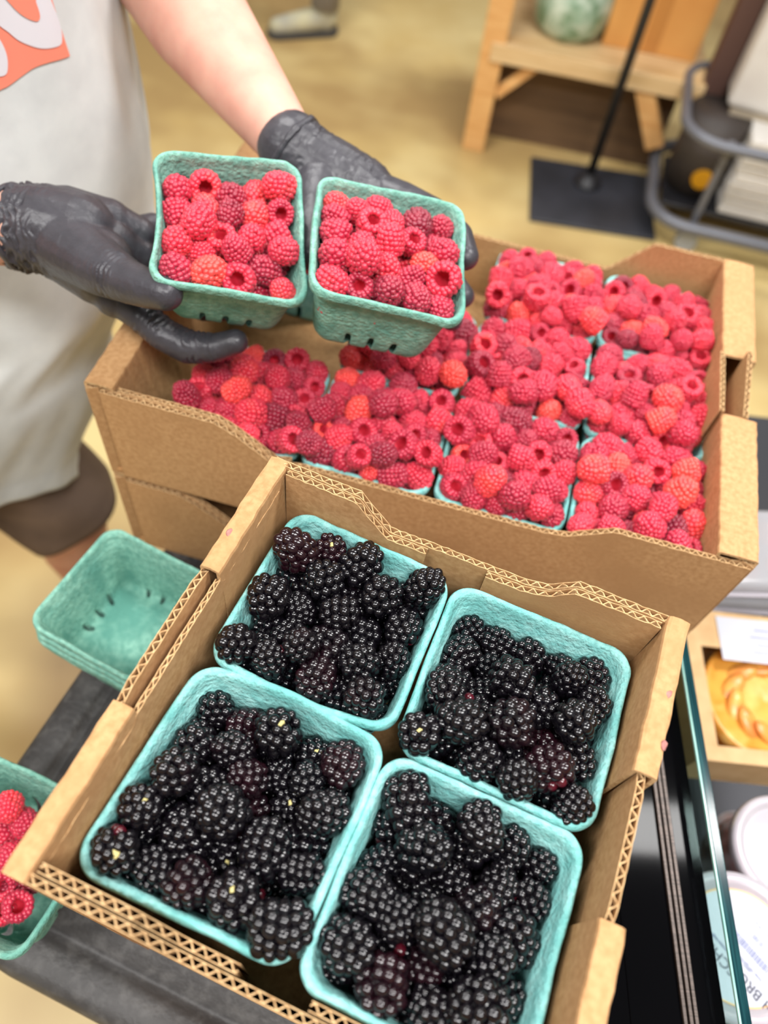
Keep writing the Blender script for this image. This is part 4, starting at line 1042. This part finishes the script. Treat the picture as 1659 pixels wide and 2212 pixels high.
tt_ = lathe('tart', [(0.0, 0.040), (0.030, 0.043), (0.060, 0.040), (0.066, 0.048), (0.071, 0.046), (0.066, 0.012), (0.0, 0.012)], M_TART, e, Matrix.Translation((0.092, 0.078, 0)), n=48)
bm = bmesh.new()
for k in range(11):
    a = k * 2 * math.pi / 11; m = Matrix.Translation((0.092 + 0.038 * math.cos(a), 0.078 + 0.038 * math.sin(a), 0.043)) @ Matrix.Rotation(a + 1.2, 4, 'Z') @ Matrix.Rotation(0.35, 4, 'Y'); ellipsoid(bm, (0, 0, 0), (0.020, 0.009, 0.005), None, 2) if False else bmesh.ops.create_icosphere(bm, subdivisions=2, radius=1, matrix=m @ Matrix.Diagonal((0.021, 0.010, 0.005, 1)))
M_SLICE = noisy('peach_slice', srgb(232, 172, 84), srgb(220, 134, 66), 50, 0.3)
from_bm('peach_slices', bm, M_SLICE, e, smooth=True)
bm = bmesh.new(); box(bm, (0.118, 0.138, BH + 0.0016), (0.156, 0.052, 0.0006)); lab_ = from_bm('label', bm, M_LABEL, e)
bm = bmesh.new()
for k in range(4): box(bm, (0.12, 0.124 + k * 0.009, BH + 0.0021), (0.09 - 0.012 * (k % 2), 0.0016, 0.0001))
from_bm('printed_lines', bm, M_INKB, lab_)

# clear clamshells, stacked
M_CLAM, nt, b = mat_base('clear_clamshell', (0.62, 0.62, 0.65, 1), 0.2); b.inputs['Transmission Weight'].default_value = 0.5
M_PINK = noisy('pale_pink_pastry', srgb(232, 196, 190), srgb(206, 160, 154), 40, 0.7)
cb = onz(1538, 1268, -0.36)
for k in range(3):
    e = empty('clamshell_box', (cb.x + 0.002 + 0.004 * k, cb.y + 0.030 + 0.003 * k, DECKZ + 0.0005 + 0.037 * k)); e.rotation_euler = (0, 0, ka + 0.05 * k)
    tag(e, ['bottom clear clamshell of pale pastries behind the bakery box', 'middle clear clamshell of pale pastries behind the bakery box', 'top clear clamshell of pale pastries behind the bakery box'][k], 'clamshell box', 'stacked clamshells')
    bm = bmesh.new(); box(bm, (0, 0, 0.0165), (0.125, 0.105, 0.031)); from_bm('shell', bm, M_CLAM, e, bevel=0.009, smooth=True)
    bm = bmesh.new(); box(bm, (0, 0, 0.0165), (0.134, 0.114, 0.003)); from_bm('rim', bm, M_LID, e, bevel=0.001)
    bm = bmesh.new()
    for q in range(6): ellipsoid(bm, (-0.036 + 0.036 * (q % 3), -0.022 + 0.044 * (q // 3), 0.0150), (0.015, 0.018, 0.011), None, 2)
    from_bm('pastries', bm, M_PINK, e, smooth=True)

# ------------------------------------------------------------------ shop floor in the distance
D = Vector((0.606, 0.12, 0)).normalized(); Bk = Vector((-D.y, D.x, 0)); fa = math.atan2(D.y, D.x)
P0 = onz(1020, 325, FLOOR); SZ = -0.8135 - FLOOR
M_PINE = noisy('pine_board', srgb(232, 184, 122), srgb(214, 158, 96), 3, 0.5, 0, stretch=(1.5, 14, 14), detail=5)
M_PINE2 = noisy('pine_board_pale', srgb(226, 196, 150), srgb(206, 170, 118), 3, 0.5, 0, stretch=(1.5, 14, 14), detail=5)
M_DKW = noisy('dark_brown_board_and_shade', srgb(112, 86, 60), srgb(92, 70, 50), 3, 0.7, 0, stretch=(1, 8, 8))
sh = empty('wooden_shelf', (P0.x, P0.y, FLOOR)); sh.rotation_euler = (0, 0, fa); tag(sh, 'pine display shelf standing on the floor beyond the raspberry flat', 'shelf')
def bx(name, c, s, m, par, bev=0.003):
    bm = bmesh.new(); box(bm, c, s); return from_bm(name, bm, m, par, bevel=bev)
bx('post', (0.0, 0.035, 0.62), (0.075, 0.07, 1.24), M_PINE, sh); bx('post', (0.0, 0.42, 0.62), (0.075, 0.07, 1.24), M_PINE, sh)
bx('shelf_board', (0.335, 0.22, SZ), (0.68, 0.46, 0.055), M_PINE2, sh)
bx('upper_shelf_board', (0.335, 0.22, 1.05), (0.68, 0.46, 0.05), M_PINE2, sh)
bx('post', (0.66, 0.44, 0.62), (0.05, 0.06, 1.24), M_PINE, sh)
bm = bmesh.new(); tube(bm, [(0.04, 0.03, SZ - 0.14), (0.15, 0.03, SZ - 0.025)], 0.022, 4); from_bm('brace', bm, M_PINE, sh)
bm = bmesh.new(); tube(bm, [(0.50, 0.03, SZ - 0.025), (0.60, 0.03, SZ - 0.20)], 0.040, 4); from_bm('brace', bm, M_PINE, sh)
bx('under_shelf_shade_panel', (0.335, 0.13, SZ / 2 - 0.02), (0.60, 0.02, SZ - 0.04), M_DKW, sh); bx('back_board', (0.335, 0.46, 0.75), (0.62, 0.015, 0.6), M_DKW, sh)  # first panel is added: its dark brown stands in for shade under the shelf
# jar and carton on the shelf
j = onz(1225, 62, -0.78); M_JAR = noisy('pale_green_floral_print', srgb(206, 222, 208), srgb(150, 182, 160), 22, 0.25, 0, c3=srgb(112, 146, 116), c3scale=18)
e = empty('ceramic_crock', (j.x, j.y, SZ + FLOOR + 0.028)); tag(e, 'pale green patterned crock on the pine shelf', 'crock')
lathe('vessel', [(0.0, 0.0), (0.085, 0.0), (0.115, 0.03), (0.125, 0.10), (0.120, 0.16), (0.10, 0.20), (0.105, 0.205), (0.095, 0.205), (0.09, 0.16), (0.0, 0.15)], M_JAR, e, n=48)
bm = bmesh.new(); tube(bm, [(0.118, 0, 0.06), (0.155, 0, 0.08), (0.16, 0, 0.14), (0.118, 0, 0.17)], 0.010, 8); from_bm('handle', bm, M_JAR, e, smooth=True)
M_OC = noisy('orange_brown_carton', srgb(226, 166, 92), srgb(212, 146, 76), 4, 0.7)
k_ = onz(1400, 112, -0.78)
e = empty('orange_carton', (k_.x, k_.y, SZ + FLOOR + 0.028)); e.rotation_euler = (0, 0, fa); tag(e, 'orange brown carton standing on the pine shelf beside the crock', 'carton')
bx('carton_body', (0.0, 0.09, 0.19), (0.30, 0.18, 0.38), M_OC, e)
bx('flap', (0.0, 0.09, 0.382), (0.296, 0.085, 0.004), M_OC, e, 0.001)
bx('tape', (0.0, -0.0008, 0.19), (0.05, 0.001, 0.37), mat_base('carton_tape', srgb(196, 134, 70), 0.3)[0], e, 0)
# sign stand
M_BLK, _, _ = mat_base('black_powder_coat', srgb(34, 34, 38), 0.45)
q1, q2, q3 = onz(1140, 340, FLOOR), onz(1400, 382, FLOOR), onz(1140, 482, FLOOR); ce = (q2 + q3) / 2
e = empty('sign_stand', (ce.x, ce.y, FLOOR)); ax_ = (q2 - q1); e.rotation_euler = (0, 0, math.atan2(ax_.y, ax_.x)); tag(e, 'black floor stand with a slim pole on a square base plate', 'stand')
bx('base_plate', (0, 0, 0.006), (0.42, 0.36, 0.012), noisy('charcoal_plate', srgb(56, 58, 66), srgb(44, 46, 52), 6, 0.5), e, 0.004)
pb = onz(1266, 402, FLOOR) - ce; ci, si_ = math.cos(-e.rotation_euler.z), math.sin(-e.rotation_euler.z); lx, ly = pb.x * ci - pb.y * si_, pb.x * si_ + pb.y * ci
bm = bmesh.new(); tube(bm, [(lx, ly, 0.01), (lx, ly, 1.35)], 0.015, 16); from_bm('pole', bm, M_BLK, e, smooth=True)
bm = bmesh.new(); tube(bm, [(lx, ly, 0.01), (lx, ly, 0.02), (lx, ly, 0.05)], [0.05, 0.045, 0.02], 20); from_bm('collar', bm, M_BLK, e, smooth=True)
bx('sign_panel', (lx, ly, 1.5), (0.22, 0.012, 0.30), M_BLK, e)
# dark upright beside the shelf
M_DKB, _, _ = mat_base('dark_red_brown_wood', srgb(88, 62, 54), 0.6)
u0 = onz(1478, 300, FLOOR + 0.2)
e = empty('upright_rack', (u0.x, u0.y, FLOOR)); e.rotation_euler = (0, 0, fa); tag(e, 'dark brown upright rack to the right of the pine shelf', 'rack')
bx('upright', (0.03, 0.05, 0.7), (0.07, 0.05, 1.4), M_DKB, e); bx('side_panel', (0.30, 0.09, 0.7), (0.50, 0.03, 1.4), noisy('grey_brown_panel', srgb(142, 126, 104), srgb(122, 106, 86), 2.5, 0.7), e)
# wheeled rack with a bin and a stack of white trays
M_GREY, _, _ = mat_base('grey_tube_steel', srgb(112, 114, 122), 0.4, Metallic=0.3)
d0 = onz(1470, 440, FLOOR + 0.08); e = empty('hand_cart', (d0.x, d0.y, FLOOR)); e.rotation_euler = (0, 0, fa - 0.05); tag(e, 'grey tubular hand cart standing beyond the box, loaded with white trays', 'hand cart')
def ring(z, r=0.014, w=0.62, d=0.34, x0=-0.10):
    bm = bmesh.new(); pts = []
    for (cx_, cy_, a0) in ((w - 0.12, d - 0.12, 0), (x0 + 0.12, d - 0.12, 90), (x0 + 0.12, -0.02, 180), (w - 0.12, -0.02, 270)):
        for k in range(7): a = math.radians(a0 + 15 * k); pts.append((cx_ + 0.12 * math.cos(a), cy_ + 0.12 * math.sin(a), z))
    pts.append(pts[0]); tube(bm, pts, r, 8); return bm
from_bm('lower_frame', ring(0.09, 0.02), M_GREY, e, smooth=True); from_bm('upper_frame', ring(0.36, 0.016), M_GREY, e, smooth=True)
bx('tray_deck', (0.26, 0.10, 0.09), (0.66, 0.28, 0.012), M_BLK, e)
bm = bmesh.new(); tube(bm, [(0.02, 0.10, 0.10), (0.02, 0.10, 0.34)], [0.085, 0.10], 20); bn = from_bm('bin', bm, noisy('dark_bin', srgb(70, 62, 58), srgb(54, 48, 44), 5, 0.6), e, smooth=True)
bm = bmesh.new(); bmesh.ops.create_cone(bm, cap_ends=True, segments=24, radius1=0.032, radius2=0.030, depth=0.01, matrix=Matrix.Translation((0.03, 0.008, 0.17)) @ Matrix.Rotation(math.pi / 2, 4, 'X')); from_bm('yellow_knob', bm, mat_base('yellow_plastic', srgb(214, 152, 24), 0.4)[0], bn)
for (x, y) in ((0.04, -0.12), (0.50, -0.12), (0.04, 0.30), (0.50, 0.30)):
    bm = bmesh.new(); bmesh.ops.create_cone(bm, cap_ends=True, segments=20, radius1=0.035, radius2=0.035, depth=0.03, matrix=Matrix.Translation((x, y, 0.036)) @ Matrix.Rotation(math.pi / 2, 4, 'X')); from_bm('wheel', bm, mat_base('pale_grey_wheel', srgb(160, 164, 168), 0.5)[0], e, bevel=0.003)
    bx('upright', (x, y + (0.02 if y < 0 else -0.02), 0.225), (0.02, 0.02, 0.27), M_GREY, e)
M_WT = noisy('white_foam_tray', srgb(226, 222, 216), srgb(214, 208, 202), 8, 0.7)
Me = e.matrix_basis
for k in range(9):
    o = bx('foam_tray', (0, 0, 0.014), (0.36, 0.26, 0.026), M_WT, None, 0.006)
    o.location = Vector((d0.x, d0.y, FLOOR)) + Matrix.Rotation(fa - 0.05, 3, 'Z') @ Vector((0.29 + 0.003 * math.sin(k * 2), 0.10, 0.0965 + 0.0272 * k)); o.rotation_euler = (0, 0, fa - 0.05)
    tag(o, '%s white foam tray of the stack on the grey hand cart' % ['lowest', 'second lowest', 'third lowest', 'fourth lowest', 'middle', 'fourth from top', 'third from top', 'second from top', 'topmost'][k], 'tray', 'stacked foam trays')
# white printed sack above the trays, on its own stand
w0 = onz(1600, 200, FLOOR + 0.42)
e = empty('printed_carton', (w0.x, w0.y, FLOOR)); e.rotation_euler = (0, 0, fa - 0.1); tag(e, 'tall white carton with a dark and coral printed picture at the right edge', 'carton')
bx('carton_body', (0.20, 0.14, 0.62), (0.44, 0.24, 0.52), M_WT, e, 0.02); bx('plinth', (0.20, 0.14, 0.18), (0.40, 0.22, 0.36), noisy('beige_plinth', srgb(186, 172, 150), srgb(172, 158, 136), 3, 0.7), e)
bx('picture', (0.15, 0.019, 0.68), (0.20, 0.004, 0.24), mat_base('dark_plum_print', srgb(120, 92, 96), 0.5)[0], e, 0.001); bx('picture_corner', (0.055, 0.0165, 0.555), (0.045, 0.003, 0.045), mat_base('coral_spot', srgb(240, 140, 112), 0.5)[0], e, 0.001)
bx('picture_base', (0.15, 0.0165, 0.53), (0.12, 0.003, 0.08), mat_base('pale_blue_print', srgb(196, 204, 206), 0.5)[0], e, 0.001)
# passer-by's foot at the top of the frame
M_SNK = noisy('grey_yellow_knit', srgb(190, 184, 150), srgb(150, 148, 142), 14, 0.7); M_TR, _, _ = mat_base('grey_trouser', srgb(150, 148, 150), 0.8)
f0 = onz(600, 78, FLOOR); dr = Vector((0.75, 0.66, 0)).normalized(); an_ = f0 + dr * 0.20
e = empty('sneaker', (f0.x, f0.y, FLOOR)); tag(e, 'grey and yellow sneaker under a trouser leg on the floor in the distance', 'sneaker')
bm = bmesh.new(); z3 = Vector((0, 0, 1)); v0 = Vector((0, 0, 0))
capsule(bm, v0 + z3 * 0.035, dr * 0.12 + z3 * 0.05, 0.034, 0.042); capsule(bm, dr * 0.12 + z3 * 0.05, dr * 0.20 + z3 * 0.06, 0.042, 0.042); capsule(bm, dr * 0.19 + z3 * 0.05, dr * 0.19 + z3 * 0.12, 0.042, 0.04)
for v in bm.verts: v.co.z = max(v.co.z, 0.02)
fuse('upper', bm, 0.006, M_SNK, e, 3)
bm = bmesh.new(); capsule(bm, v0 + z3 * 0.012, dr * 0.20 + z3 * 0.012, 0.042, 0.045)
for v in bm.verts: v.co.z = min(0.024, max(v.co.z, 0.001))
from_bm('sole', bm, mat_base('dark_sole', srgb(70, 68, 66), 0.7)[0], e)
bm = bmesh.new(); tube(bm, [dr * 0.19 + z3 * 0.10, dr * 0.20 + z3 * 0.35, dr * 0.20 + z3 * 0.7], [0.055, 0.06, 0.075], 20); from_bm('trouser_leg', bm, M_TR, e, smooth=True)

scene_end = True
